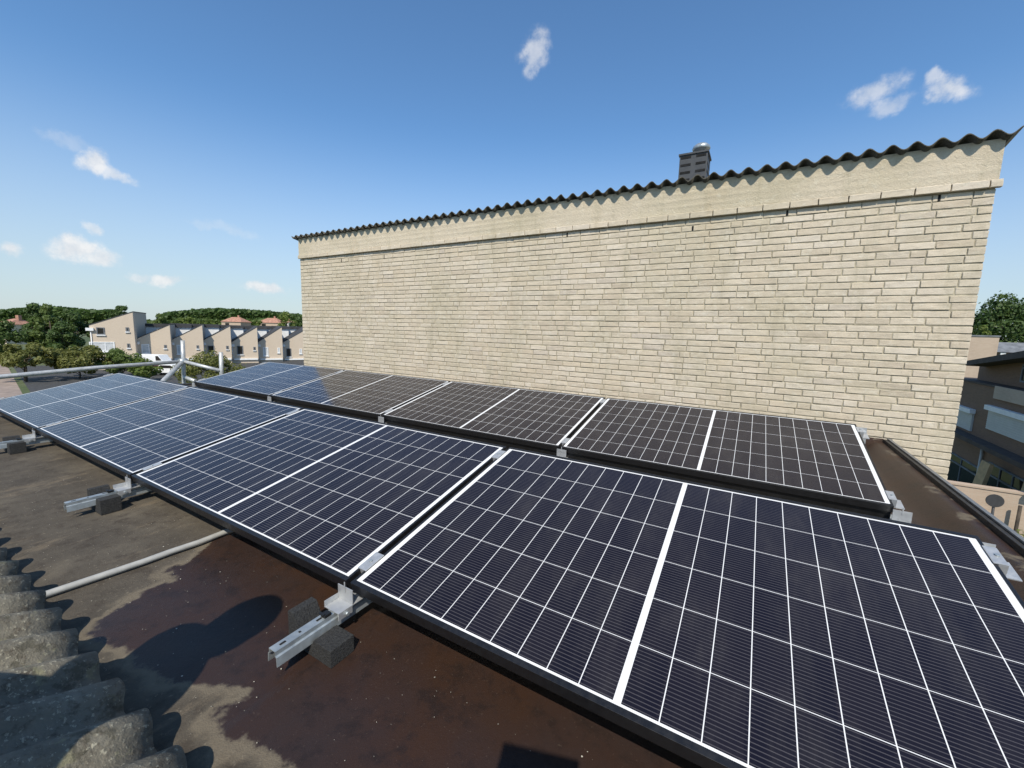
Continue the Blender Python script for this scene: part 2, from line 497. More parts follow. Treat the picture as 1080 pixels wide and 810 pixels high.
# ------------------------------------------------------------------ mesh helpers
class MB:
    """collects shapes for ONE mesh object"""
    def __init__(self):
        self.v, self.f, self.smooth = [], [], []

    def add(self, verts, faces, smooth=False):
        o = len(self.v)
        self.v += [tuple(x) for x in verts]
        self.f += [tuple(i + o for i in f) for f in faces]
        self.smooth += [smooth] * len(faces)

    def box(self, x0, x1, y0, y1, z0, z1, mat=None):
        vs_ = [Vector(p) for p in ((x0, y0, z0), (x1, y0, z0), (x1, y1, z0), (x0, y1, z0), (x0, y0, z1), (x1, y0, z1), (x1, y1, z1), (x0, y1, z1))]
        if mat: vs_ = [mat @ p for p in vs_]
        self.add(vs_, [(0, 3, 2, 1), (4, 5, 6, 7), (0, 1, 5, 4), (1, 2, 6, 5), (2, 3, 7, 6), (3, 0, 4, 7)])
        return self

    def tube(self, pts, radii, n=10, cap=True):
        pts = [Vector(p) for p in pts]
        if not isinstance(radii, (list, tuple)): radii = [radii] * len(pts)
        rings, faces = [], []
        up = None
        for i, p in enumerate(pts):
            d = (pts[min(i + 1, len(pts) - 1)] - pts[max(i - 1, 0)]).normalized()
            if up is None:
                up = Vector((0, 0, 1)) if abs(d.z) < 0.9 else Vector((1, 0, 0))
            a = d.cross(up).normalized(); b = a.cross(d).normalized(); up = b
            for k in range(n):
                an = 2 * math.pi * k / n
                rings.append(p + (a * math.cos(an) + b * math.sin(an)) * radii[i])
        for i in range(len(pts) - 1):
            for k in range(n):
                k2 = (k + 1) % n
                faces.append((i * n + k, i * n + k2, (i + 1) * n + k2, (i + 1) * n + k))
        self.add(rings, faces, True)
        if cap:
            o = len(self.v) - len(rings)
            self.f.append(tuple(o + k for k in reversed(range(n)))); self.smooth.append(False)
            self.f.append(tuple(o + (len(pts) - 1) * n + k for k in range(n))); self.smooth.append(False)
        return self

    def prism(self, poly, axis, a0, a1):
        """polygon (2-D points) extruded along axis 'X','Y','Z' from a0 to a1"""
        n = len(poly)
        def mk(p, a):
            return {'X': (a, p[0], p[1]), 'Y': (p[0], a, p[1]), 'Z': (p[0], p[1], a)}[axis]
        vs_ = [mk(p, a0) for p in poly] + [mk(p, a1) for p in poly]
        fs = [tuple(range(n)), tuple(reversed(range(n, 2 * n)))]
        for i in range(n):
            j = (i + 1) % n
            fs.append((i, i + n, j + n, j))
        self.add(vs_, fs)
        return self

    def build(self, name, mat, parent=None, bevel=0.0, fix=True):
        me = bpy.data.meshes.new(name)
        me.from_pydata(self.v, [], self.f)
        me.polygons.foreach_set('use_smooth', self.smooth)
        me.materials.append(mat)
        if fix or bevel:
            bm = bmesh.new(); bm.from_mesh(me)
            if fix: bmesh.ops.recalc_face_normals(bm, faces=bm.faces)
            if bevel:
                bmesh.ops.bevel(bm, geom=[e for e in bm.edges if len(e.link_faces) == 2 and e.calc_face_angle(0) > 0.6], offset=bevel, segments=2, affect='EDGES', profile=0.6)
            bm.to_mesh(me); bm.free()
        me.update()
        o = bpy.data.objects.new(name, me)
        COL.objects.link(o)
        if parent: o.parent = parent
        return o


def tag(o, label=None, cat=None, group=None, kind=None):
    if label: o['label'] = label
    if cat: o['category'] = cat
    if group: o['group'] = group
    if kind: o['kind'] = kind
    return o


def empty(name, loc=(0, 0, 0), label=None, cat=None, group=None, rot=(0, 0, 0)):
    o = bpy.data.objects.new(name, None)
    o.empty_display_size = 0.1
    o.location = loc
    o.rotation_euler = rot
    COL.objects.link(o)
    return tag(o, label, cat, group)


def copy_tree(o, parent=None):
    c = o.copy(); COL.objects.link(c); c.parent = parent
    for ch in list(o.children): copy_tree(ch, c)
    return c


# ------------------------------------------------------------------ levels
ZR = -0.145         # flat roof
ZG = -6.4           # street
YW = 3.90           # face of the high wall
XE = 2.13           # right edge of the flat roof
XL = -6.25          # left edge of the flat roof
YF = -0.60          # foot of the corrugated roof


def inside(p, poly):
    r = False
    for i in range(len(poly)):
        a, b = poly[i], poly[i - 1]
        if (a[1] > p[1]) != (b[1] > p[1]) and p[0] < (b[0] - a[0]) * (p[1] - a[1]) / (b[1] - a[1]) + a[0]:
            r = not r
    return r


def dist(p, poly):
    best = 9
    for i in range(len(poly)):
        ax, ay = poly[i]; bx, by = poly[i - 1]
        dx, dy = bx - ax, by - ay
        t = max(0, min(1, ((p[0] - ax) * dx + (p[1] - ay) * dy) / (dx * dx + dy * dy)))
        best = min(best, math.hypot(p[0] - ax - t * dx, p[1] - ay - t * dy))
    return best


# ------------------------------------------------------------------ ground
def sheet(name, pts, z, mat):
    mb = MB(); mb.add([(x, y, z) for x, y in pts], [tuple(range(len(pts)))])
    return tag(mb.build(name, mat), kind='structure')


sheet('ground', [(-4000, -4000), (4000, -4000), (4000, 4000), (-4000, 4000)], ZG, M['ground'])
sheet('street', [(2.6, -40), (9.6, -40), (9.6, 19.2), (2.6, 19.2)], ZG + 0.004, M['asphalt'])
sheet('car_park', [(-92, 14.5), (-52, 9), (-30, 22), (-30, 60), (-92, 60)], ZG + 0.004, M['asphalt'])
sheet('footpath', [(-110, 0), (-30, -2), (-30, 6.5), (-56, 9), (-92, 14.0), (-110, 14)], ZG + 0.004, M['paving'])
sheet('pavement', [(2.6, 17.6), (9.6, 17.6), (9.6, 19.2), (2.6, 19.2)], ZG + 0.008, M['paving'])

# ------------------------------------------------------------------ the flat roofed building under the panels
bld = empty('flat_roof_building', (0, 0, ZG), 'flat roofed building with brown bitumen roof carrying the solar panels', 'building')
INV = Matrix.Translation((0, 0, -ZG))


def under(mb, name, mat, root, bevel=0.0):
    """build a part whose coordinates are given in the world"""
    o = mb.build(name, mat, root, bevel)
    o.matrix_parent_inverse = Matrix.Translation(root.location).inverted()
    return o


mb = MB(); mb.box(XL, XE - 0.03, -3.6, YW - 0.002, ZG, ZR - 0.05)
under(mb, 'wall', M['house_brick'], bld)

WET_PX = [(236, 560), (205, 585), (176, 602), (180, 612), (142, 627), (114, 650), (98, 668), (116, 690), (140, 706), (200, 730), (250, 722), (258, 732),
          (240, 746), (226, 762), (232, 778), (262, 790), (300, 815)]
WET = [tuple(at_z(px, py, ZR).xy) for px, py in WET_PX] + [(0.6, -0.50), (1.75, -0.50), (1.8, 0.55), (-0.5, 0.60), (-0.8, 0.4)]


def roof_sheet():
    xs = [XL + 0.02]
    while xs[-1] < -1.3: xs.append(xs[-1] + 0.07)
    while xs[-1] < 1.70: xs.append(xs[-1] + 0.0125)
    xs += [1.78, 1.86, 1.90, 1.93, 1.98, 2.03, 2.07, 2.10]
    ys = [YF - 0.4, YF - 0.1]
    y = YF
    while y < 0.5: ys.append(y); y += 0.0125
    while y < YW - 0.12: ys.append(y); y += 0.07
    ys += [YW - 0.11, YW - 0.07, YW - 0.03, YW - 0.004]
    me = bpy.data.meshes.new('roof_surface')
    vs_, wet = [], []
    for y in ys:
        for x in xs:
            z = ZR
            z += 0.004 * noise.noise((x * 1.3, y * 1.3, 0.3)) + 0.0012 * noise.noise((x * 6, y * 6, 4.0))
            if -1.1 < x < 1.7 and y < 0.55:
                pass
            # lapped seams of the roofing sheets
            for sx in (-3.93, -2.93, -1.93, -0.955, 0.05, 1.02):
                q = x - sx - 0.012 * noise.noise((0.0, y * 2, sx))
                if 0 <= q < 0.10: z += 0.0035 * max(0, 1 - q / 0.10)
            # sloping kerb along the right edge and a fillet up the wall
            if x > 1.90: z += 0.075 * min(1, (x - 1.90) / 0.13) ** 1.2
            if y > YW - 0.115: z = max(z, ZR + (y - YW + 0.115) * 0.9)
            vs_.append((x, y, z))
            w_ = 0.0
            if -1.4 < x < 1.85 and YF - 0.2 < y < 0.7:
                d = dist((x, y), WET)
                s = d if inside((x, y), WET) else -d
                s += 0.035 * noise.fractal((x * 5, y * 5, 1.7), 0.8, 2.0, 5)
                w_ = min(1, max(0, 0.5 + s / 0.16))
            if x > 1.72: w_ = max(w_, 0.95 - 0.6 * min(1, abs(x - 1.97) / 0.10) * 0 + 0.15 * noise.noise((x * 3, y * 2.2, 8.0)) - (0.3 if x > 2.0 else 0))
            wet.append(w_)
    nx = len(xs)
    fs = [(j * nx + i, j * nx + i + 1, (j + 1) * nx + i + 1, (j + 1) * nx + i) for j in range(len(ys) - 1) for i in range(nx - 1)]
    me.from_pydata(vs_, [], fs)
    me.polygons.foreach_set('use_smooth', [True] * len(fs))
    a = me.attributes.new('wet', 'FLOAT', 'POINT')
    a.data.foreach_set('value', wet)
    me.materials.append(M['roof'])
    o = bpy.data.objects.new('roof_surface', me); COL.objects.link(o)
    o.parent = bld; o.matrix_parent_inverse = INV
    return o


roof_sheet()
mb = MB(); mb.box(2.095, XE, YF - 3, YW - 0.02, ZR - 0.17, -0.045)
under(mb, 'edge_trim', M['trim'], bld, 0.004)
mb = MB(); mb.box(2.118, XE + 0.008, YF - 3, YW - 0.022, -0.043, -0.034)
under(mb, 'trim_lip', M['trim_light'], bld)
mb = MB(); mb.box(XL - 0.03, XL + 0.03, YF - 0.4, YW - 0.02, ZR - 0.17, ZR + 0.03)
under(mb, 'edge_trim', M['trim'], bld, 0.004)


def corrugated(x0, x1, y0, z0, y1, z1, pitch, amp, thick, step, ny, phase=0.0, sag=0.004, square=1.0):
    """one corrugated slope from edge (y0,z0) to (y1,z1); waves run across x"""
    mb = MB()
    sl = Vector((0, y1 - y0, z1 - z0)).normalized()
    nrm = Vector((0, -sl.z, sl.y))
    if nrm.z < 0: nrm = -nrm
    nx = int((x1 - x0) / step) + 1
    vt, vb = [], []
    for j in range(ny + 1):
        f = j / ny
        for i in range(nx):
            x = x0 + (x1 - x0) * i / (nx - 1)
            # separate sheets lap every six waves
            k = math.floor((x - x0) / (pitch * 6))
            rnd = noise.noise((k * 3.7, f * 1.3, 9.1))
            cs = math.cos(2 * math.pi * (x - phase) / pitch)
            cs = math.copysign(abs(cs) ** square, cs)
            h = amp * 0.5 * cs + rnd * sag + 0.0015 * noise.noise((x * 20, f * 30, 1.0))
            ey = 0.006 * noise.noise((k * 1.9, 5.0, 2.0)) + 0.004 * noise.noise((x * 25, 7.0, f)) if j == 0 else 0.0
            base = Vector((x, y0 + (y1 - y0) * f, z0 + (z1 - z0) * f)) + sl * ey
            vt.append(base + nrm * (h + thick))
            vb.append(base + nrm * h)
    N = nx * (ny + 1)
    fs = []
    for j in range(ny):
        for i in range(nx - 1):
            a = j * nx + i
            fs.append((a, a + 1, a + nx + 1, a + nx))
            fs.append((N + a, N + a + nx, N + a + nx + 1, N + a + 1))
    mb.add(vt + vb, fs, True)
    ed = []
    for i in range(nx - 1):
        ed.append((i, N + i, N + i + 1, i + 1))
        a = ny * nx + i
        ed.append((a, a + 1, N + a + 1, N + a))
    for j in range(ny):
        a = j * nx
        ed.append((a, a + nx, N + a + nx, N + a))
        a = j * nx + nx - 1
        ed.append((a, N + a, N + a + nx, a + nx))
    mb.f += ed; mb.smooth += [False] * len(ed)
    return mb


PIT = 0.157
# crest positions measured at x = -0.444, -0.276, ...
cor = corrugated(XL, 2.13, -0.500, -0.084, -3.6, 1.08, PIT, 0.044, 0.007, PIT / 18, 40, phase=-0.206, square=0.72)
under(cor, 'corrugated_roof', M['fibre'], bld)
mb = MB(); mb.box(XL + 0.1, 2.05, -0.70, -0.62, ZR + 0.002, -0.112)
under(mb, 'eaves_batten', M['void'], bld)

# ------------------------------------------------------------------ the neighbour's high cream wall
nb = empty('brick_building', (0, YW, ZG), 'cream painted brick building with high blank wall under a corrugated roof edge', 'building')
NX0, NX1 = -6.18, 2.535
mb = MB(); mb.box(NX0 + 0.004, NX1 - 0.004, YW + 0.0048, YW + 7.5, ZG, 2.19)
under(mb, 'wall', M['mortar'], nb)
# roof side gables under the sheet
VENTS = [at_y(px, py, YW) for px, py in ((990, 213), (830, 227), (730.7, 238), (598, 250), (536, 256), (470, 263), (405, 270), (360, 275))]


def brick_face(mb, x0, x1, z0, z1, yf, prot=0.0, nx=None, jit=0.0016):
    L = x1 - x0
    nx = nx or max(3, int(L / 0.035))
    nz = 3
    ex, ez = 0.0032, 0.0032
    us = [0.0, ex / L] + [ex / L + (1 - 2 * ex / L) * k / nx for k in range(1, nx)] + [1 - ex / L, 1.0]
    hz = z1 - z0
    ws = [0.0, ez / hz] + [ez / hz + (1 - 2 * ez / hz) * k / nz for k in range(1, nz)] + [1 - ez / hz, 1.0]
    seed = random.random() * 100
    tiltx = random.gauss(0, 0.0009); tiltz = random.gauss(0, 0.0007)
    off = random.gauss(0, 0.0007) - prot
    vs_ = []
    for jj, wz in enumerate(ws):
        for ii, u in enumerate(us):
            edge = jj in (0, len(ws) - 1) or ii in (0, len(us) - 1)
            x = x0 + L * u; z = z0 + hz * wz
            y = yf + off + tiltx * (u - 0.5) * 2 + tiltz * (wz - 0.5) * 2
            y += jit * noise.noise((x * 22, z * 30, seed)) * 1.6
            if edge:
                y += 0.0030
                x += 0.0026 * noise.noise((x * 40, z * 40, seed + 3))
                z += 0.0024 * noise.noise((x * 30, z * 30, seed + 7))
            vs_.append((x, y, z))
    n = len(us)
    fs = [(j * n + i, j * n + i + 1, (j + 1) * n + i + 1, (j + 1) * n + i) for j in range(len(ws) - 1) for i in range(n - 1)]
    if prot:
        # underside, top and ends of the projecting brick
        o = len(vs_)
        vs_ += [(x0, yf + 0.01, z0), (x1, yf + 0.01, z0), (x1, yf + 0.01, z1), (x0, yf + 0.01, z1)]
        a, b, c, d = 0, n - 1, len(ws) * n - 1, (len(ws) - 1) * n
        fs += [(o, o + 1, b, a), (o + 1, o + 2, c, b), (o + 2, o + 3, d, c), (o + 3, o, a, d)]
    mb.add(vs_, fs, False)


CH = 0.0612
LEDGE_Z0, LEDGE_Z1 = 1.985, 2.040
bw = MB()
z = LEDGE_Z0 - CH
row = 0
slots = []
while z > -0.62:
    x = NX0
    prev_header = False
    # toothed start so that joints do not line up
    first = random.choice((0.10, 0.21, 0.155)) if row % 2 else random.choice((0.21, 0.10))
    jz = random.gauss(0, 0.0012)
    vents_here = [v.x for v in VENTS if z - 0.004 < v.z < z + CH - 0.004]
    while x < NX1 - 0.004:
        if x == NX0: L = first
        else:
            L = 0.104 if (random.random() < 0.15 and not prev_header) else 0.226
            L *= random.uniform(0.97, 1.03)
        prev_header = L < 0.13
        e = min(x + L, NX1)
        if NX1 - e < 0.06: e = NX1
        hit = [vx for vx in vents_here if x + 0.03 < vx < e - 0.02]
        j = random.uniform(0.006, 0.0105)
        zt = z + CH - random.uniform(0.0075, 0.0110) + jz
        if hit:
            vx = hit[0]
            brick_face(bw, x, vx - 0.008, z + jz, zt, YW)
            brick_face(bw, vx + 0.008, max(vx + 0.07, e - j), z + jz, zt, YW)
            slots.append((vx, z + jz, zt))
            x = max(vx + 0.07, e - j) + j
            continue
        brick_face(bw, x, e - (j if e < NX1 else 0), z + jz, zt, YW)
        x = e
    z -= CH
    row += 1
bf = bw.build('brickwork', M['brick'], nb, fix=False)
bf.matrix_parent_inverse = Matrix.Translation(nb.location).inverted()
for vx, z0, z1 in slots:
    mb = MB(); mb.box(vx - 0.0075, vx + 0.0075, YW + 0.0005, YW + 0.006, z0 + 0.002, z1 - 0.002)
    under(mb, 'weep_vent', M['void'], nb)
# projecting course
lb = MB()
x = NX0 - 0.02
while x < NX1 + 0.02:
    e = min(x + 0.212, NX1 + 0.03)
    brick_face(lb, x, e - 0.007, LEDGE_Z0, LEDGE_Z1 + random.gauss(0, 0.0015), YW, prot=0.032)
    x = e
lo = lb.build('projecting_course', M['brick'], nb, fix=False)
lo.matrix_parent_inverse = Matrix.Translation(nb.location).inverted()
# rendered band above it
mb = MB()
nxp, nzp = 220, 14
vs_ = []
for j in range(nzp + 1):
    for i in range(nxp + 1):
        x = NX0 + (NX1 - NX0) * i / nxp
        zz = LEDGE_Z1 - 0.004 + (2.335 - LEDGE_Z1) * j / nzp
        course = 0.0035 * math.cos(2 * math.pi * zz / CH) * (0.5 + noise.noise((x * 1.1, zz * 2, 4)))
        vs_.append((x, YW - 0.024 - 0.005 * noise.fractal((x * 3, zz * 6, 2), 0.9, 2.0, 4) + course, zz))
n = nxp + 1
mb.add(vs_, [(j * n + i, j * n + i + 1, (j + 1) * n + i + 1, (j + 1) * n + i) for j in range(nzp) for i in range(nxp)], True)
pb = mb.build('render_band', M['plaster'], nb, fix=False)
pb.matrix_parent_inverse = Matrix.Translation(nb.location).inverted()
mb = MB(); mb.box(NX0 + 0.002, NX1 - 0.002, YW - 0.015, YW + 0.2, LEDGE_Z1 + 0.002, 2.30)
under(mb, 'wall_head', M['mortar'], nb)
cor2 = corrugated(NX0 - 0.10, NX1 + 0.065, YW - 0.088, 2.352, YW + 7.6, 0.80, 0.146, 0.052, 0.008, 0.146 / 14, 8, phase=2.023, sag=0.011)
under(cor2, 'corrugated_roof', M['fibre_dark'], nb)
# chimney with louvred shaft and steel cowl
YC = 4.9
c0, c1 = at_y(717, 165, YC), at_y(745, 180, YC)
zt = at_y(731, 160.5, YC).z
cx0, cx1 = c0.x, c1.x
cw = cx1 - cx0
mb = MB(); mb.box(cx0, cx1, YC, YC + cw, 1.6, zt - 0.02)
ch = under(mb, 'chimney', M['vent'], nb, 0.004)
mb = MB(); mb.box(cx0 - 0.012, cx1 + 0.012, YC - 0.012, YC + cw + 0.012, zt - 0.020, zt)
mb.build('chimney_cap', M['vent'], ch)
lv = MB()
hz = 0.088
for k in range(4):
    for (a, b) in ((0.05, 0.42), (0.60, 0.95)):
        z1 = zt - 0.035 - k * hz
        lv.box(cx0 + cw * a, cx0 + cw * b, YC - 0.003, YC + 0.02, z1 - 0.028, z1)
    lv.box(cx1 - 0.02, cx1 + 0.003, YC + cw * 0.1, YC + cw * 0.9, zt - 0.035 - k * hz - 0.028, zt - 0.035 - k * hz)
lv.build('louvre', M['void'], ch)
cw_ = MB()
ccx, ccy = cx0 + cw * 0.70, YC + cw * 0.45
prof = [(0.045, 0.0), (0.045, 0.05), (0.095, 0.055), (0.105, 0.075), (0.098, 0.10), (0.07, 0.125), (0.03, 0.14), (0.004, 0.145)]
cw_.tube([(ccx, ccy, zt + h) for r, h in prof], [r for r, h in prof], 18)
cw_.build('cowl', M['galv'], ch)

# ------------------------------------------------------------------ solar panels
TILT = 0.2127
GAP = 0.0200
DY, DZ, DX = 1.6959, 0.0395, -0.0191
FT = 0.035


def make_panel():
    root = empty('solar_panel', (0, 0, 0))
    f = MB()
    e1, e2 = 0.0090, 0.0165      # lip on short and long sides
    f.box(0, PW, 0, e2, -FT, 0); f.box(0, PW, PH - e2, PH, -FT, 0)
    f.box(0, e1, e2, PH - e2, -FT, 0); f.box(PW - e1, PW, e2, PH - e2, -FT, 0)
    f.build('frame', M['frame'], root, 0.0009)
    g = MB()
    g.box(e1 - 0.002, PW - e1 + 0.002, e2 - 0.002, PH - e2 + 0.002, -0.007, -0.0018)
    g.build('cell_sheet', M['cells'], root)
    b = MB()
    b.box(PW / 2 - 0.05, PW / 2 + 0.05, PH * 0.55, PH * 0.63, -0.026, -0.0072)
    b.build('junction_box', M['black'], root)
    return root


names = [['near front row solar panel at the lower right, closest to the viewer', 'front row solar panel second from the right, with cable passing beneath its edge',
          'front row solar panel third from the right, beside the second rail end', 'farthest front row solar panel, bluish with sky, beside the tube railing'],
         ['back row solar panel nearest the roof edge trim', 'back row solar panel second from the roof edge trim',
          'back row solar panel third from the roof edge trim', 'farthest back row solar panel, bluish, at the left end of the wall']]
groups = ['front row of solar panels', 'back row of solar panels below the wall']
proto = make_panel()
for r in range(2):
    for k in range(4):
        o = proto if (r, k) == (0, 0) else copy_tree(proto)
        o.location = (GAP / 2 - k * (PW + GAP) + r * DX, r * DY, r * DZ)
        o.rotation_euler = (TILT + random.uniform(-.001, .001), 0, 0)
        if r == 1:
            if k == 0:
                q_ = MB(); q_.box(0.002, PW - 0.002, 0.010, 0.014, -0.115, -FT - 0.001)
                shade_strip = q_.build('front_shade_strip', M['black'], o)  # added black strip, stands in for the shade under the back row's front edge
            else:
                c_ = shade_strip.copy(); COL.objects.link(c_); c_.parent = o
        tag(o, names[r][k], 'solar panel', groups[r])


# ------------------------------------------------------------------ mounting rails
def pt(v, w_, r=0):
    """point on the panel plane: v up the slope, w above it -> (y, z)"""
    return (r * DY + v * math.cos(TILT) - w_ * math.sin(TILT), r * DZ + v * math.sin(TILT) + w_ * math.cos(TILT))


RZ0, RZ1 = -0.106, -0.064


def make_rail(side):
    """side 0 = between panels, 1 = right end, -1 = left end"""
    root = empty('mounting_rail', (0, 0, 0))
    ch = MB()
    # top-hat channel: two webs with lips and a slotted top
    y0, y1 = -0.243, 2.80
    prof = [(-0.022, RZ0), (-0.019, RZ0), (-0.017, RZ0 + 0.024), (-0.0125, RZ0 + 0.027), (-0.0125, RZ1 - 0.002), (0.0125, RZ1 - 0.002), (0.0125, RZ0 + 0.027), (0.017, RZ0 + 0.024), (0.019, RZ0), (0.022, RZ0),
            (0.0195, RZ0 + 0.026), (0.0145, RZ0 + 0.029), (0.0145, RZ1), (-0.0145, RZ1), (-0.0145, RZ0 + 0.029), (-0.0195, RZ0 + 0.026)]
    ch.prism(prof, 'Y', y0, y1)
    c = ch.build('channel', M['galv'], root)
    for k in range(14):
        yy = -0.222 + k * 0.055
        if yy > 0.2: break
        ln = 0.017 if k % 2 == 0 else 0.006
        sl = MB(); sl.box(-0.0035, 0.0035, yy, yy + ln, RZ1 + 0.0004, RZ1 + 0.0010)
        sl.build('slot', M['void'], c)
    for r in range(2):
        # front foot: base plate on the rail, upright flange, hook over the frame
        yb = r * DY
        fb = MB()
        zt = r * DZ + 0.0
        fb.box(-0.034, 0.034, yb - 0.062, yb + 0.030, RZ1 + 0.0015, RZ1 + 0.0045)
        fb.box(-0.034, 0.034, yb - 0.012, yb - 0.009, RZ1 + 0.0045, zt - 0.012)
        fb.box(-0.0025, 0.0025, yb - 0.014, yb - 0.0125, zt - 0.03, zt + 0.006)
        fb.box(-0.034, -0.031, yb - 0.062, yb - 0.012, RZ1 + 0.0045, RZ1 + 0.022)
        fb.box(0.031, 0.034, yb - 0.062, yb - 0.012, RZ1 - 0.020, RZ1 + 0.0015)
        if r == 1:
            fb.box(-0.034, 0.034, yb - 0.012, yb + 0.03, -0.034, -0.031)
        fo = fb.build('front_bracket', M['alu'], root, 0.0006)
        bl = MB(); bl.tube([(0.034, yb - 0.035, RZ1 - 0.008), (0.043, yb - 0.035, RZ1 - 0.008)], 0.0065, 6)
        bl.build('bolt', M['galv'], fo)
        # rear post
        ry, rz = pt(PH - 0.02, -FT, r)
        rb = MB()
        rb.box(-0.028, 0.028, ry - 0.014, ry + 0.014, RZ1 + 0.0015, rz - 0.004)
        rb.box(-0.034, 0.034, ry - 0.05, ry + 0.05, RZ1 + 0.0012, RZ1 + 0.004)
        rb.box(-0.032, 0.032, ry + 0.014, ry + 0.017, rz - 0.05, rz + 0.02)
        rb.build('rear_post', M['alu'], root)
        # clamps that grip both frames
        for v in (0.095, PH - 0.095):
            cm = MB()
            rot = Matrix.Translation((r * DX, yb, r * DZ)) @ Matrix.Rotation(TILT, 4, 'X')
            hl = 0.040
            if side == 0:
                cm.box(-0.0185, 0.0185, v - hl, v + hl, 0.0008, 0.0040, rot)
                cm.box(-0.0085, 0.0085, v - hl, v + hl, -0.03, 0.0008, rot)
            else:
                s = side
                a, b = sorted((-0.0185 * s, 0.012 * s)); cm.box(a, b, v - hl, v + hl, 0.0008, 0.0040, rot)
                a, b = sorted((-0.0085 * s, 0.012 * s)); cm.box(a, b, v - hl, v + hl, -0.04, 0.0008, rot)
                a, b = sorted((0.012 * s, 0.045 * s)); cm.box(a, b, v - hl, v + hl, -0.040, -0.036, rot)
            co_ = cm.build('clamp', M['alu'], root, 0.0006)
            sc = MB()
            p0 = rot @ Vector((0, v, 0.004)); p1 = rot @ Vector((0, v, 0.0085))
            sc.tube([p0, p1], 0.0055, 8)
            sc.build('bolt', M['galv'], co_)
        # wire-thin grounding pin at the frame corner
    cp = MB()
    cp.box(-0.006, 0.014, -0.094, -0.072, RZ1 + 0.001, RZ1 + 0.010)
    cp.box(-0.010, 0.010, -0.098, -0.090, RZ1 + 0.010, RZ1 + 0.013)
    cp.build('rubber_clip', M['black'], root)
    return root


rail_x = [PW + GAP, 0, -(PW + GAP), -2 * (PW + GAP)]
rlab = ['galvanised rail along the right ends of both panel rows, by the roof edge trim',
        'galvanised rail end with the speckled rubber block, nearest the viewer',
        'galvanised rail end projecting midway along the dry roof',
        'galvanised rail end half cut off at the left edge of the photo',
        ]
mid = make_rail(0)
rails = []
for i, x in enumerate(rail_x):
    if i == 0:
        o = make_rail(1)
    else:
        o = mid if i == 1 else copy_tree(mid)
    o.location = (x, 0, 0)
    tag(o, rlab[i], 'rail', 'mounting rails under the panels')
o = make_rail(-1); o.location = (-3 * (PW + GAP), 0, 0)
tag(o, 'galvanised rail along the far left ends of both panel rows', 'rail', 'mounting rails under the panels')


def make_block(zl, zr_, wl, wr):
    """U-shaped pad under the rail: left and right arm heights and widths"""
    root = empty('rubber_block', (0, 0, 0))
    b = MB()
    lo = RZ0 - ZR - 0.002
    prof = [(-wl, 0), (wr, 0), (wr, zr_), (0.030, zr_), (0.026, lo), (-0.026, lo), (-wl + 0.026, zl), (-wl, zl)]
    b.prism(prof, 'Y', -0.040, 0.038)
    b.build('pad', M['rubber'], root, 0.002)
    return root


blab = ['granulated rubber block under the rail end nearest the viewer', 'black rubber block under the rail end midway along the dry roof',
        'black rubber block under the rail end at the left edge of the photo']
for i, x in enumerate(rail_x[1:4]):
    o = make_block(0.100, 0.052, 0.088, 0.108) if i == 0 else (make_block(0.098, 0.074, 0.088, 0.085) if i == 1 else copy_tree(o))
    o.location = (x, -0.105, ZR + 0.001)
    tag(o, blab[i], 'rubber block', 'rubber blocks under the rails')

# ------------------------------------------------------------------ cable conduit
pts = [at_z(px, py, ZR + 0.020) for px, py in ((36, 631), (60, 623), (90, 613), (120, 603), (150, 593), (180, 582), (210, 572), (238, 561))]
pts = [pts[0] + Vector((0.02, -0.14, 0.01))] + pts + [pts[-1] + Vector((0.10, 0.35, 0))]
mb = MB(); mb.tube(pts, 0.0118, 12)
tag(mb.build('cable_conduit', M['pvc']), 'grey plastic cable conduit crossing the roof to the panels', 'conduit')

# grit, droppings and leaf bits on the roof
mb = MB()
for _ in range(330):
    x = random.uniform(-2.6, 1.5); y = random.uniform(-0.47, 0.02)
    s = random.uniform(0.0007, 0.0017) * (2.0 if random.random() < 0.06 else 1)
    zc = ZR + 0.004
    k = 5
    ring = [(x + s * math.cos(a) * random.uniform(.6, 1.3), y + s * math.sin(a) * random.uniform(.6, 1.3), zc) for a in [i * 2 * math.pi / k for i in range(k)]]
    mb.add(ring + [(x, y, zc + s * 0.7)], [(i, (i + 1) % k, k) for i in range(k)])
tag(mb.build('roof_grit', M['debris'], fix=False), 'pale grit scattered over the damp roof', 'grit', kind='stuff')

# ------------------------------------------------------------------ tube railing at the left edge
rl = empty('guard_railing', (-7.1, 1.5, 0), 'galvanised tube railing beyond the far end of the front panel row', 'railing')


def rpart(name, pts, r):
    mb = MB(); mb.tube(pts, r, 12)
    o = mb.build(name, M['tubegalv'], rl); o.matrix_parent_inverse = Matrix.Translation(rl.location).inverted()
    return o


XR = -7.1
T = lambda px, py: at_x(px, py, XR)
j = T(193, 381)
rpart('rail', [T(-60, 401.5), T(0, 397.5), T(100, 388), j + Vector((0, .06, 0))], 0.029)
rpart('post', [T(192.5, 359), T(193.5, 382), T(194, 402), T(194, 402) + Vector((0, 0, -0.9))], 0.030)
e_ = at_x(232.5, 391, -6.62)
rpart('rail', [j, e_], 0.029)
rpart('post', [at_x(233, 371.5, -6.62), at_x(233.5, 394, -6.62), at_x(233.5, 394, -6.62) + Vector((0, 0, -0.6))], 0.030)
rpart('brace', [j, at_x(171, 403, -6.75), at_x(171, 403, -6.75) + (at_x(171, 403, -6.75) - j) * 0.5], 0.034)
rpart('rail', [T(194, 397.5), at_x(206, 402, -6.75)], 0.028)
mb = MB(); mb.tube([j + Vector((0.0, -.055, 0)), j + Vector((0.0, .055, 0))], 0.047, 12)
o = mb.build('coupler', M['galv'], rl); o.matrix_parent_inverse = Matrix.Translation(rl.location).inverted()


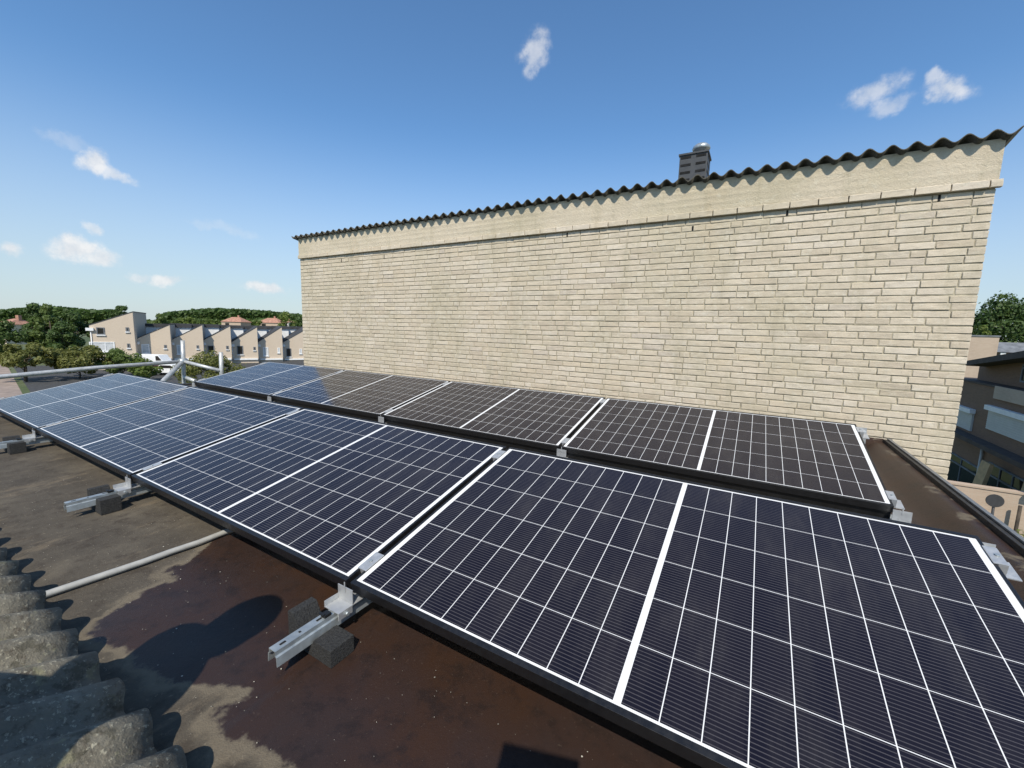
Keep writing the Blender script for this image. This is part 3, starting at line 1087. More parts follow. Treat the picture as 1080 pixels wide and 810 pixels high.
# ------------------------------------------------------------------ trees
def leaf_cloud(mb, blobs, n, size, rng, flat=0.0):
    tot = sum(b[1] ** 2 for b in blobs)
    for (c, r) in blobs:
        cnt = int(n * r * r / tot)
        for _ in range(cnt):
            while True:
                d = Vector((rng.uniform(-1, 1), rng.uniform(-1, 1), rng.uniform(-1, 1)))
                if 0.02 < d.length < 1: break
            d = d.normalized() * (d.length ** 0.45)
            p = Vector(c) + Vector((d.x * r, d.y * r, d.z * r * (0.85 - flat)))
            s = size * rng.uniform(0.6, 1.4)
            a = (d.normalized() + Vector((rng.gauss(0, .5), rng.gauss(0, .5), rng.gauss(0, .5) + .25))).normalized()
            b = a.orthogonal().normalized()
            b = (b + a.cross(b) * rng.uniform(-2, 2)).normalized()
            c2 = a.cross(b)
            mb.add([p - b * s, p + c2 * s * 0.55, p + b * s, p - c2 * s * 0.55], [(0, 1, 2, 3)])


def tree(name, base, top_z, rx, mat, label, group=None, crown0=0.35, n=2600, size=0.16, nb_=26, seed=1, lean=0.0, spiky=False, trunks=1):
    rng = random.Random(seed)
    root = empty(name, base, label, 'tree', group)
    h = top_z - base[2]
    tr = MB()
    blobs = []
    for q in range(trunks):
        ox = (q - (trunks - 1) / 2) * 0.6
        tr.tube([(ox, 0, 0), (ox * 1.1 + lean * .3, 0.02 * h, h * crown0), (lean + ox * 1.3, 0, h * 0.72)], [0.022 * h, 0.017 * h, 0.006 * h], 8)
    zc = h * (crown0 + 1) / 2
    rz = h * (1 - crown0) / 2
    for i in range(nb_):
        while True:
            d = Vector((rng.uniform(-1, 1), rng.uniform(-1, 1), rng.uniform(-1, 1)))
            if d.length < 1: break
        d = d.normalized() * (d.length ** 0.5)
        k = (1 - 0.45 * max(0, d.z)) if not spiky else (1 - 0.75 * (d.z + 1) / 2)
        r = rng.uniform(0.20, 0.36) * min(rx, rz * 1.2)
        c = Vector((d.x * rx * 0.80 * k + lean * (0.6 + d.z * 0.4), d.y * rx * 0.80 * k, zc + d.z * (rz - r * 0.6)))
        blobs.append((c, r))
        if i % 3 == 0:
            st = Vector((lean * .5, 0, h * rng.uniform(crown0 * 0.8, 0.6)))
            tr.tube([st, st.lerp(c, 0.5) + Vector((0, 0, 0.04 * h)), c], [0.009 * h, 0.006 * h, 0.002 * h], 5, cap=False)
    tr.build('trunk', M['bark'], root)
    cr = MB()
    leaf_cloud(cr, blobs, n, size, rng)
    # stray twigs of leaves round the outline
    for _ in range(n // 14):
        c, r = rng.choice(blobs)
        d = Vector((rng.gauss(0, 1), rng.gauss(0, 1), rng.gauss(0, 1))).normalized()
        p = c + d * r * rng.uniform(0.95, 1.3)
        s = size * rng.uniform(0.5, 1.0)
        a = Vector((rng.gauss(0, 1), rng.gauss(0, 1), rng.gauss(0, 1))).normalized()
        b = a.orthogonal().normalized(); c2 = a.cross(b)
        cr.add([p - b * s, p + c2 * s * 0.5, p + b * s, p - c2 * s * 0.5], [(0, 1, 2, 3)])
    cr.build('crown', mat, root, fix=False)
    return root


def tree_px(px, top_py, D, rx_px, mat, label, ground_z=ZG, **kw):
    """tree standing D metres along the view, its top at (px, top_py)"""
    p = at_d(px, top_py, D)
    rx = rx_px * D / F_PX
    return tree('tree', (p.x, p.y, ground_z), p.z, rx, mat, label, **kw)


G1 = 'olive street trees before the houses'
tree_px(22, 360, 46, 36, M['leaf_olive'], 'olive green tree with two slim trunks at the left edge above the tube railing', group=G1, seed=3, n=5200, size=0.16, crown0=0.33, trunks=2, nb_=36)
tree_px(80, 361, 50, 34, M['leaf_olive'], 'olive green street tree just left of the tall end house', group=G1, seed=5, n=5600, size=0.16, crown0=0.08, nb_=34)
tree_px(124, 366, 52, 24, M['leaf_mid'], 'green street tree before the tall end house', group=G1, seed=6, n=4600, size=0.15, crown0=0.08, nb_=30)
tree_px(150, 376, 49, 15, M['leaf_bright'], 'small bright green tree beside the white van', group=G1, seed=8, n=2600, size=0.13, crown0=0.08)
tree_px(222, 369, 40, 34, M['leaf_olive'], 'rounded olive tree behind the railing post before the terraced houses', group=G1, seed=9, n=5600, size=0.12, crown0=0.1, nb_=36)
G2 = 'dark trees left of the tall house'
tree_px(-6, 336, 66, 24, M['leaf_dark'], 'dark tree cut off by the left edge of the photo', group=G2, seed=11, n=4000, size=0.22, crown0=0.1)
tree_px(34, 318, 72, 15, M['leaf_dark'], 'tallest dark green tree with a pointed top on the left', group=G2, seed=12, n=4200, size=0.22, crown0=0.1, spiky=True)
tree_px(50, 320, 70, 15, M['leaf_mid'], 'tall mid green tree beside the tallest pointed tree', group=G2, seed=13, n=4000, size=0.22, crown0=0.1)
tree_px(76, 327, 76, 17, M['leaf_dark'], 'dark green tree touching the left corner of the tall house', group=G2, seed=14, n=4200, size=0.22, crown0=0.1)
tree_px(64, 338, 68, 14, M['leaf_dark'], 'low dark tree in front of the tall dark trees', group=G2, seed=15, n=3000, size=0.2, crown0=0.1)
tree_px(126, 319, 135, 9, M['leaf_dark'], 'dark rounded tree rising behind the ridge of the tall house', group=G2, seed=16, n=2600, size=0.34, crown0=0.2)
tree_px(168, 330, 150, 9, M['leaf_mid'], 'green tree behind the tall house at its right side', group=G2, seed=17, n=2200, size=0.36, crown0=0.2)
tree_px(196, 331, 160, 10, M['leaf_bright'], 'bright green tree behind the first low terraced roofs', group=G2, seed=18, n=2200, size=0.36, crown0=0.2)
tree_px(274, 336, 170, 6, M['leaf_bright'], 'small yellow green tree between two red tiled roofs', group=G2, seed=19, n=1500, size=0.34, crown0=0.2)
tree_px(302, 329, 190, 11, M['leaf_bright'], 'pale green tree behind the red roofs beside the wall', group=G2, seed=20, n=1800, size=0.4, crown0=0.2)
tree_px(316, 331, 180, 8, M['leaf_dark'], 'dark tree partly hidden by the left end of the cream wall', group=G2, seed=21, n=1800, size=0.4, crown0=0.2)
G3 = 'trees behind the houses on the right'
tree_px(1064, 309, 62, 36, M['leaf_dark'], 'big dark green tree above the houses at the right', group=G3, seed=31, n=9000, size=0.24, crown0=0.15, nb_=44)
tree_px(1110, 300, 66, 40, M['leaf_dark'], 'dark green tree cut off by the right edge of the photo', group=G3, seed=32, n=7000, size=0.26, crown0=0.15, nb_=34)
tree_px(1037, 342, 50, 11, M['leaf_bright'], 'small pale green tree above the pink brick house end', group=G3, seed=33, n=2200, size=0.16, crown0=0.2)
tree_px(1016, 335, 75, 18, M['leaf_dark'], 'dark tree mostly hidden by the right end of the cream wall', group=G3, seed=34, n=3000, size=0.26, crown0=0.15)


# far woodland
def woods(name, px0, px1, prof, D0, D1, mat, n, size, label, seed):
    rng = random.Random(seed)
    mb = MB()
    for _ in range(n):
        px = rng.uniform(px0, px1)
        D = rng.uniform(D0, D1)
        f = (px - px0) / (px1 - px0)
        top = prof(f)
        p = at_d(px, top, D)
        hgt = p.z - ZG
        zz = ZG + hgt * (1 - abs(rng.gauss(0, 0.30)))
        if zz < ZG: continue
        bump_ = noise.noise((p.x * 0.045, p.y * 0.045, seed)) * 1.3 + noise.noise((p.x * .16, p.y * .16, seed + 4)) * 0.8
        c = Vector((p.x, p.y, zz + bump_ * hgt * 0.06))
        a = Vector((rng.gauss(0, 1), rng.gauss(0, 1), rng.gauss(0, 1))).normalized()
        b = a.orthogonal().normalized(); c2 = a.cross(b)
        s = size * rng.uniform(0.5, 1.3)
        mb.add([c - b * s, c + c2 * s * 0.7, c + b * s, c - c2 * s * 0.7], [(0, 1, 2, 3)])
    return tag(mb.build(name, mat, fix=False), label, 'woods', kind='stuff')


woods('distant_woods', 170, 318, lambda f: 332 - 5.5 * math.sin(math.pi * min(1, f * 1.0) ** 0.8) + 3 * max(0, f - .75), 340, 420, M['leaf_dark'], 16000, 1.5, 'long dark wooded ridge on the horizon left of the wall', 41)
woods('distant_tree_belt', -40, 125, lambda f: 326 + 2 * math.sin(f * 9), 300, 380, M['leaf_dark'], 14000, 1.5, 'belt of distant trees along the left horizon', 42)
woods('middle_tree_belt', 150, 318, lambda f: 338 + 1.5 * math.sin(f * 14), 230, 260, M['leaf_mid'], 7000, 1.1, 'lower belt of green trees behind the red roofs', 43)


# ------------------------------------------------------------------ sawtooth terrace on the left
XH = -80.0


HA = R_(25)                                   # each front is turned a little towards the street and stepped back
HN = Vector((math.cos(HA), -math.sin(HA), 0))
HL = Vector((math.sin(HA), math.cos(HA), 0))


def saw_house(i, pxs, py_l, pxe, py_p, label, wins, blinds, depth=9.0, tall=False):
    Z = lambda a, b: (80 + a / 4.32, 310 + b / 4.32)
    p0 = at_x(*Z(pxs, py_l), XH)
    org = Vector((p0.x, p0.y, 0))

    def loc(a, b):
        d = ray(*Z(a, b))
        t = (org - CAM).dot(HN) / d.dot(HN)
        q = CAM + d * t - org
        return q.dot(HL), q.z - ZG

    root = empty('terraced_house', (org.x, org.y, ZG), label, 'house', 'terraced houses with sawtooth roofs', (0, 0, -HA))
    y0, zl = loc(pxs, py_l)
    y1, zp = loc(pxe, py_p)
    b = MB()
    b.prism([(y0, -3), (y1, -3), (y1, zp), (y0, zl)], 'X', 0, -depth)
    b.build('wall', M['house_brick'], root)
    r = MB()
    r.prism([(y0 - 0.02, zl + 0.01), (y1 + 0.06, zp + 0.01), (y1 + 0.06, zp + 0.10), (y0 - 0.02, zl + 0.10)], 'X', 0.05, -depth - 0.1)
    r.build('roof', M['roofing'], root)
    if not tall:
        zt_ = zp + 0.05
        bk = MB(); bk.box(-depth - 4, -depth - 0.2, y0 - 0.6, y1 + 2.2, 0, zt_ - 0.5)
        bk.build('clerestory', M['white'], root)
        bf_ = MB(); bf_.box(-depth - 4.2, -depth + 0.1, y0 - 0.7, y1 + 2.3, zt_ - 0.5, zt_)
        bf_.build('flat_roof', M['roofing'], root)
    dp = MB(); dp.tube([(0.10, y0 + 0.12, 0), (0.10, y0 + 0.12, zl - 0.5)], 0.05, 8)
    dp.box(0.004, 0.30, y0 - 0.35, y0 + 0.45, zl - 0.75, zl - 0.35)
    dp.build('downpipe', M['white'], root)
    bl_ = MB(); bl_.box(0.004, 0.25, y0 + 0.3, y1 - 0.1, loc(pxs, 300)[1] - 0.05, loc(pxs, 300)[1] + 0.22)
    bl_.build('canopy', M['white'], root)
    for k, (wa, wb) in enumerate(wins):
        a, b_ = loc(*wa), loc(*wb)
        ya, yb, za, zb = a[0], b_[0], b_[1], a[1]
        t_ = 0.12
        fr = MB()
        fr.box(0.004, 0.08, ya, yb, za, za + t_); fr.box(0.004, 0.08, ya, yb, zb - t_, zb)
        fr.box(0.004, 0.08, ya, ya + t_, za + t_, zb - t_); fr.box(0.004, 0.08, yb - t_, yb, za + t_, zb - t_)
        if yb - ya > 1.2: fr.box(0.004, 0.07, ya + (yb - ya) * 0.6, ya + (yb - ya) * 0.6 + t_, za + t_, zb - t_)
        w_ = fr.build('window', M['white'] if blinds[k] != 'glass' else M['roof_grey'], root)
        pn = MB(); pn.box(0.004, 0.03, ya + t_, yb - t_, za + t_, zb - t_); pn.build('pane', M[blinds[k]], w_)
        sl = MB(); sl.box(0.004, 0.16, ya - 0.08, yb + 0.08, za - 0.14, za - 0.004); sl.build('sill', M['white'], w_)
    return root


PK = [(258, 82), (427, 140), (575, 140), (703, 145), (825, 150), (938, 150), (1065, 152)]
VL = [(60, 143), (272, 207), (432, 212), (578, 213), (708, 221), (828, 222), (941, 223)]
lab = ['tall end house of the terrace with a high sloping roof and dark side wall', 'low terraced house next to the tall end house, with a pale blind in its window',
       'second low terraced house from the tall end house', 'third low terraced house, half hidden by the olive tree',
       'fourth low terraced house from the tall end house', 'fifth low terraced house, both windows with white blinds', 'last terraced house in view, touching the cream wall']
ws = [
    [((92, 152), (133, 186)), ((226, 152), (243, 172)), ((233, 226), (248, 246)), ((60, 218), (180, 262))],
    [((297, 229), (338, 271)), ((401, 232), (414, 248))],
    [((458, 232), (488, 274)), ((549, 234), (561, 250))],
    [((600, 235), (632, 268)), ((684, 236), (696, 253))],
    [((733, 236), (763, 276)), ((808, 241), (819, 257))],
    [((852, 243), (878, 282)), ((918, 245), (930, 268))],
    [((958, 248), (982, 286)), ((1018, 250), (1030, 272))]]
bl = [['glass', 'glass', 'glass', 'blind'], ['blind', 'glass'], ['blind', 'glass'], ['glass', 'glass'], ['glass', 'glass'], ['blind', 'blind'], ['glass', 'blind']]
for i in range(7):
    saw_house(i, *VL[i], *PK[i], lab[i], ws[i], bl[i], depth=(13.0 if i == 0 else 9.0), tall=(i == 0))

# houses with red roofs far behind
def red_house(px, py_r, D, wpx, hpx, label, wall='white', seed=0):
    p = at_d(px, py_r, D)
    k = D / F_PX
    wd, hr = wpx * k, hpx * k
    root = empty('detached_house', (p.x, p.y, ZG), label, 'house', 'red roofed houses beyond the terrace')
    ze = p.z - hr
    b = MB(); b.box(-wd / 2, wd / 2, -4, 4, 0, ze - ZG)
    ang = math.atan2(RIGHT.y, RIGHT.x)
    root.rotation_euler = (0, 0, ang)
    b.build('wall', M[wall], root)
    r = MB()
    e = 0.4
    r.add([(-wd / 2 - e, -4 - e, ze - ZG), (wd / 2 + e, -4 - e, ze - ZG), (wd / 2 + e, 4 + e, ze - ZG), (-wd / 2 - e, 4 + e, ze - ZG), (-wd * 0.22, 0, p.z - ZG), (wd * 0.22, 0, p.z - ZG)],
          [(0, 1, 5, 4), (2, 3, 4, 5), (1, 2, 5), (3, 0, 4), (3, 2, 1, 0)])
    rf = r.build('roof', M['roof_red'], root)
    c = MB(); c.box(wd * 0.1, wd * 0.1 + 0.8, -0.4, 0.4, p.z - ZG - 1.0, p.z - ZG + 0.9)
    c.build('chimney', M['roof_red'], rf)
    wm = MB(); wm.box(-wd * 0.3, -wd * 0.1, -4.05, -3.99, ze - ZG - 1.9, ze - ZG - 0.6)
    wm.build('window', M['glass'], root)


red_house(249, 334.5, 205, 20, 5, 'house with a red hipped roof above the third terraced roof', 'pink_brick')
red_house(287, 335.5, 215, 22, 5, 'house with a red roof and a chimney nearer the wall', 'pink_brick')
red_house(303, 338, 225, 12, 2, 'cream house beside the red roofed house near the wall', 'white')
red_house(17, 336, 110, 12, 6, 'cream house glimpsed between the dark trees at the left', 'house_brick')

# ------------------------------------------------------------------ vehicles by the terrace
def van(px, py, D, label, mat, L, Hh, cat, name):
    p = at_d(px, py, D)
    root = empty(name, (p.x, p.y, ZG), label, cat)
    root.rotation_euler = (0, 0, math.atan2(RIGHT.y, RIGHT.x))
    b = MB()
    if name == 'van':
        pr = [(-L / 2, 0.35), (L / 2, 0.35), (L / 2, Hh * 0.55), (L / 2 - 0.55, Hh * 0.62), (L / 2 - 1.1, Hh), (-L / 2, Hh)]
    else:
        pr = [(-L / 2, 0.35), (L / 2, 0.35), (L / 2, 0.75), (L / 2 - 0.9, 0.95), (L / 2 - 1.6, Hh), (-L / 2 + 1.0, Hh), (-L / 2 + 0.3, 0.98), (-L / 2, 0.9)]
    b.prism(pr, 'Y', -0.85, 0.85)
    b.build('body', mat, root, 0.05)
    for sx in (-L * 0.31, L * 0.31):
        for sy in (-0.86, 0.86):
            t_ = MB(); t_.tube([(sx, sy - 0.1, 0.32), (sx, sy + 0.1, 0.32)], 0.32, 14)
            wh = t_.build('wheel', M['tyre'], root)
            h_ = MB(); h_.tube([(sx, sy - 0.11, 0.32), (sx, sy + 0.11, 0.32)], 0.18, 10); h_.build('rim', M['galv'], wh)
    g = MB()
    if name == 'van':
        g.prism([(L / 2 - 1.05, Hh * 0.62), (L / 2 - 0.62, Hh * 0.64), (L / 2 - 1.12, Hh * 0.93), (L / 2 - 1.5, Hh * 0.93), (L / 2 - 1.5, Hh * 0.62)], 'Y', -0.856, 0.856)
    else:
        g.prism([(-L / 2 + 0.5, 0.98), (L / 2 - 1.05, 0.98), (L / 2 - 1.62, Hh - 0.08), (-L / 2 + 1.05, Hh - 0.08)], 'Y', -0.856, 0.856)
    g.build('window', M['glass'], root)
    return root


van(164, 384, 62, 'white van parked before the low terraced houses', M['white'], 4.6, 2.2, 'van', 'van')
van(158, 395, 56, 'dark red car parked in front of the white van', M['car_paint'], 4.1, 1.45, 'car', 'parked_car')
van(183, 397, 56, 'white car parked behind the railing brace', M['white'], 4.0, 1.45, 'car', 'parked_car')

# ------------------------------------------------------------------ street side on the right
gb = at_z(1045, 583, ZG)
YG = gb.y
gw = empty('garden_wall', (8, YG, ZG), 'sunlit pinkish garden wall behind the round sign', 'wall')
zt = at_y(1040, 514, YG).z
mb = MB(); mb.box(4.0, 16.0, YG, YG + 0.22, ZG, zt - 0.07)
under(mb, 'brickwork', M['pink_brick'], gw)
mb = MB(); mb.box(3.98, 16.02, YG - 0.03, YG + 0.25, zt - 0.068, zt)
under(mb, 'coping', M['pink_brick'], gw)

sp_ = at_z(1046, 586, ZG)
sg = empty('traffic_sign', (sp_.x, sp_.y - 0.5, ZG), 'round traffic sign seen from behind on its pole before the garden wall', 'sign')
sy = sp_.y - 0.5
tp = at_y(1049, 528, sy)
bp = Vector((at_y(1042.5, 575, sy).x, sy, ZG))
mb = MB(); mb.tube([bp, tp + Vector((0, 0.03, 0.2))], 0.035, 10)
under(mb, 'pole', M['sign_back'], sg)
mb = MB(); mb.tube([tp + Vector((0, -0.03, 0)), tp + Vector((0, 0.0, 0))], 0.215, 28)
under(mb, 'disc', M['sign_back'], sg)
p2 = at_y(1075, 540, YG - 0.25)
mb = MB(); mb.tube([(p2.x, p2.y, ZG), (p2.x, p2.y, ZG + 1.9)], 0.05, 8)
tag(mb.build('post', M['bark']), 'slim brown post against the garden wall right of the round sign', 'post')


def shrub(px, py, z, rx, h, mat, label, seed, n=900, size=0.06):
    p = at_z(px, py, z)
    rng = random.Random(seed)
    root = empty('shrub', (p.x, p.y, z), label, 'shrub', 'shrubs along the street')
    st = MB()
    bl_ = []
    for _ in range(9):
        c = Vector((rng.uniform(-rx, rx), rng.uniform(-rx, rx), h * rng.uniform(0.3, 0.85)))
        bl_.append((c, rx * rng.uniform(0.35, 0.55)))
        st.tube([(0, 0, 0), c * 0.5 + Vector((0, 0, .1)), c], [0.03, 0.02, 0.008], 5)
    st.build('stems', M['bark'], root)
    cr = MB(); leaf_cloud(cr, bl_, n, size, rng); cr.build('foliage', mat, root, fix=False)


shrub(1086, 606, ZG, 0.8, 1.0, M['leaf_bright'], 'bright green shrub at the lower right edge beyond the roof trim', 51)
shrub(1028, 578, ZG, 0.45, 1.3, M['leaf_dark'], 'dark shrub beside the foot of the round sign', 52, 700)
shrub(1063, 592, ZG, 0.5, 0.7, M['leaf_dark'], 'low dark shrub at the foot of the garden wall', 53, 700)

# dark row building along the street
XB = 10.2
rb_ = empty('row_building', (XB, 24, ZG), 'dark brick row building with grey roller shutters across the street', 'building')


def bpart(name, mb, mat, parent=None):
    o = mb.build(name, mat, parent or rb_)
    if parent is None: o.matrix_parent_inverse = Matrix.Translation(rb_.location).inverted()
    return o


B = lambda px, py: at_x(px, py, XB)
zc = B(1018, 402).z
mb = MB(); mb.box(XB, XB + 8, 19.8, 29.6, ZG, zc)
bpart('wall', mb, M['dark_brick'])
mb = MB(); mb.box(XB - 0.06, XB + 8, 19.7, 29.7, zc + 0.002, zc + 0.09)
bpart('coping', mb, M['roof_brown'])
# set-back top storey
y_a, y_b = B(1080, 390).y - 6, B(1025, 390).y
zt = B(1052, 381).z
mb = MB(); mb.box(XB + 0.5, XB + 7, y_a, y_b + 0.8, zc + 0.1, zt)
bpart('top_storey', mb, M['dark_brick'])
ra, rb2 = B(1024, 386), B(1082, 375)
mb = MB()
mb.prism([(ra.y, ra.z), (rb2.y - 4, rb2.z + 0.35), (rb2.y - 4, rb2.z + 0.65), (ra.y, ra.z + 0.22)], 'X', XB - 0.25, XB + 7.2)
bpart('roof', mb, M['roof_brown'])
# parapet panel, the sunlight on it put in as a paler brick
pa, pb_ = B(1053, 407), B(1080, 426)
mb = MB(); mb.box(XB - 0.10, XB - 0.005, pb_.y - 3, pa.y, pb_.z - 0.05, pa.z)
bpart('parapet', mb, M['pink_brick'])


def bwin(x, a, b, shutter=False, mull=1):
    y0, y1 = b.y, a.y
    z0, z1 = min(a.z, b.z), max(a.z, b.z)
    if z0 < ZG + 2.2: z0 = ZG + 0.12
    t_ = 0.07
    fr = MB()
    for q in ((y0, y1, z0, z0 + t_), (y0, y1, z1 - t_, z1)): fr.box(x - 0.06, x - 0.004, *q)
    for q in ((y0, y0 + t_), (y1 - t_, y1)): fr.box(x - 0.06, x - 0.004, *q, z0 + t_, z1 - t_)
    for k in range(mull):
        ym = y0 + (y1 - y0) * (k + 1) / (mull + 1)
        fr.box(x - 0.055, x - 0.004, ym - t_ / 2, ym + t_ / 2, z0 + t_, z1 - t_)
    if not shutter:
        fr.box(x - 0.053, x - 0.004, y0 + t_, y1 - t_, z0 + (z1 - z0) * 0.74, z0 + (z1 - z0) * 0.74 + t_)
    w_ = bpart('window', fr, M['roof_grey'] if not shutter else M['shutter'])
    if shutter:
        s = MB()
        n_ = 18
        for k in range(n_):
            za = z0 + (z1 - z0) * k / n_
            s.box(x - 0.075 + 0.006 * (k % 2), x - 0.062, y0 + 0.02, y1 - 0.02, za + 0.004, za + (z1 - z0) / n_)
        bpart('shutter', s, M['shutter'], w_)
        h_ = MB(); h_.box(x - 0.20, x - 0.004, y0 - 0.05, y1 + 0.05, z1 + 0.002, z1 + 0.20)
        bpart('shutter_box', h_, M['white'], w_)
    else:
        g_ = MB(); g_.box(x - 0.03, x - 0.003, y0 + 0.01, y1 - 0.01, z0 + 0.01, z1 - 0.01)
        bpart('pane', g_, M['glass'], w_)


bwin(XB, B(1009, 430), B(1025, 455), True, 0)
bwin(XB, B(1045, 432), B(1086, 469), True, 0)
bwin(XB, B(1000, 474), B(1031, 511), False, 1)
bwin(XB, B(1045, 487), B(1084, 517), False, 2)
bwin(XB + 0.5, B(1062, 383), B(1082, 406), False, 1)
ca, cb_ = B(1006, 462), B(1084, 486)
mb = MB(); mb.box(XB - 0.55, XB - 0.004, cb_.y - 3, ca.y, cb_.z - 0.12, cb_.z + 0.06)
bpart('canopy', mb, M['roof_brown'])
q = B(1036, 490)
mb = MB(); mb.tube([(XB - 0.08, q.y, ZG), (XB - 0.08, q.y, q.z + 1.0)], 0.055, 8)
bpart('downpipe', mb, M['shutter'])
pl = at_x(1026, 503, XB - 0.9)
mb = MB(); mb.box(-0.06, 0.06, -0.35, 0.35, 0, 2.5)
o = mb.build('timber_board', M['wood']); o.location = (pl.x, pl.y, ZG); o.rotation_euler = (0, R_(8), 0)
tag(o, 'yellow timber board leaning upright before the dark shop window', 'board')
pl = at_x(1077, 505, XB - 0.7)
mb = MB(); mb.box(-0.06, 0.06, -0.3, 0.3, 0, 2.6)
o = mb.build('timber_board', M['wood']); o.location = (pl.x, pl.y, ZG); o.rotation_euler = (0, R_(6), 0)
tag(o, 'yellow timber board cut off by the right edge of the photo', 'board')

# brick house further up the street
ph_ = at_d(1037, 355, 36)
bh = empty('brick_house', (ph_.x, ph_.y, ZG), 'pink brick house end with a flat top behind the dark roof', 'house')
wl = 24 * 36 / F_PX
mb = MB(); mb.box(-wl * 0.75, wl * 0.50, 0, 3, 0, ph_.z - ZG)
mb.build('wall', M['pink_brick'], bh)
mb = MB(); mb.box(-wl * 0.75 - 0.06, wl * 0.50 + 0.06, -0.06, 3.06, ph_.z - ZG + 0.002, ph_.z - ZG + 0.12)
mb.build('coping', M['roof_grey'], bh)
p3 = at_d(1060, 362, 44)
dh = empty('slate_house', (p3.x, p3.y, ZG), 'house with a grey slate roof and white framed window at the right', 'house')
hh = p3.z - ZG
mb = MB(); mb.box(-0.3, 8, 0, 3, 0, hh - 0.9); mb.build('wall', M['dark_brick'], dh)
mb = MB(); mb.prism([(-0.3, hh - 0.95), (3.3, hh - 0.95), (1.5, hh + 0.1)], 'X', -0.6, 8.3); mb.build('roof', M['roof_grey'], dh)
mb = MB(); mb.box(0.7, 2.1, -0.05, -0.004, hh - 2.0, hh - 1.05)
w_ = mb.build('window', M['white'], dh)
mb = MB(); mb.box(0.8, 2.0, -0.06, -0.045, hh - 1.9, hh - 1.15); mb.build('pane', M['glass'], w_)
mb = MB(); mb.box(-0.25, 0.15, -0.2, -0.004, 0, hh - 1.0); mb.build('downpipe', M['white'], dh)


# ------------------------------------------------------------------ the photographer, just behind the lens
def skin_body(name, joints, edges, mat, parent, sub=2, root_i=0):
    me = bpy.data.meshes.new(name)
    me.from_pydata([j[0] for j in joints], edges, [])
    o = bpy.data.objects.new(name, me); COL.objects.link(o); o.parent = parent
    sk = o.modifiers.new('skin', 'SKIN')
    sk.use_smooth_shade = True
    for v, jn in zip(me.skin_vertices[0].data, joints):
        v.radius = jn[1] if isinstance(jn[1], tuple) else (jn[1], jn[1])
        v.use_root = False
    me.skin_vertices[0].data[root_i].use_root = True
    sb = o.modifiers.new('sub', 'SUBSURF'); sb.levels = sub; sb.render_levels = sub
    me.materials.append(mat)
    return o


def ball(mb, c, rx, ry, rz, ax, ay):
    segs, rings_ = 20, 12
    vs_, fs = [], []
    for j in range(rings_ + 1):
        th = math.pi * j / rings_
        for i in range(segs):
            ph = 2 * math.pi * i / segs
            vs_.append(c + ax * (rx * math.sin(th) * math.cos(ph)) + ay * (ry * math.sin(th) * math.sin(ph)) + Vector((0, 0, rz * math.cos(th))))
    for j in range(rings_):
        for i in range(segs):
            fs.append((j * segs + i, j * segs + (i + 1) % segs, (j + 1) * segs + (i + 1) % segs, (j + 1) * segs + i))
    mb.add(vs_, fs, True)


def roof_z(y):
    return -0.084 + 0.03 + (-0.508 - y) * (1.18 / 3.092)


def hand(wr, dirv_, side, up, parent, curl=0.03):
    """five fingers: palm from the wrist, four fingers and a thumb off its side"""
    d = dirv_.normalized(); sd_ = side.normalized()
    palm = wr + d * 0.06
    jo = [(wr, 0.027), (palm, (0.034, 0.017))]
    ed = [(0, 1)]
    for k in range(4):
        ln = (0.062, 0.070, 0.066, 0.052)[k]
        b0 = palm + up * (0.030 - 0.020 * k) + d * 0.028
        jo += [(b0, 0.0095), (b0 + d * ln * 0.5 + sd_ * curl * 0.5, 0.0085), (b0 + d * ln * 0.75 + sd_ * curl * 1.3, 0.0075)]
        q = len(jo) - 3
        ed += [(1, q), (q, q + 1), (q + 1, q + 2)]
    b0 = palm - d * 0.02 + up * 0.035
    jo += [(b0, 0.012), (b0 + up * 0.025 + d * 0.022, 0.0105), (b0 + up * 0.034 + d * 0.045 + sd_ * 0.008, 0.009)]
    q = len(jo) - 3
    ed += [(1, q), (q, q + 1), (q + 1, q + 2)]
    skin_body('hand', jo, ed, M['skin'], parent, 1, 1)


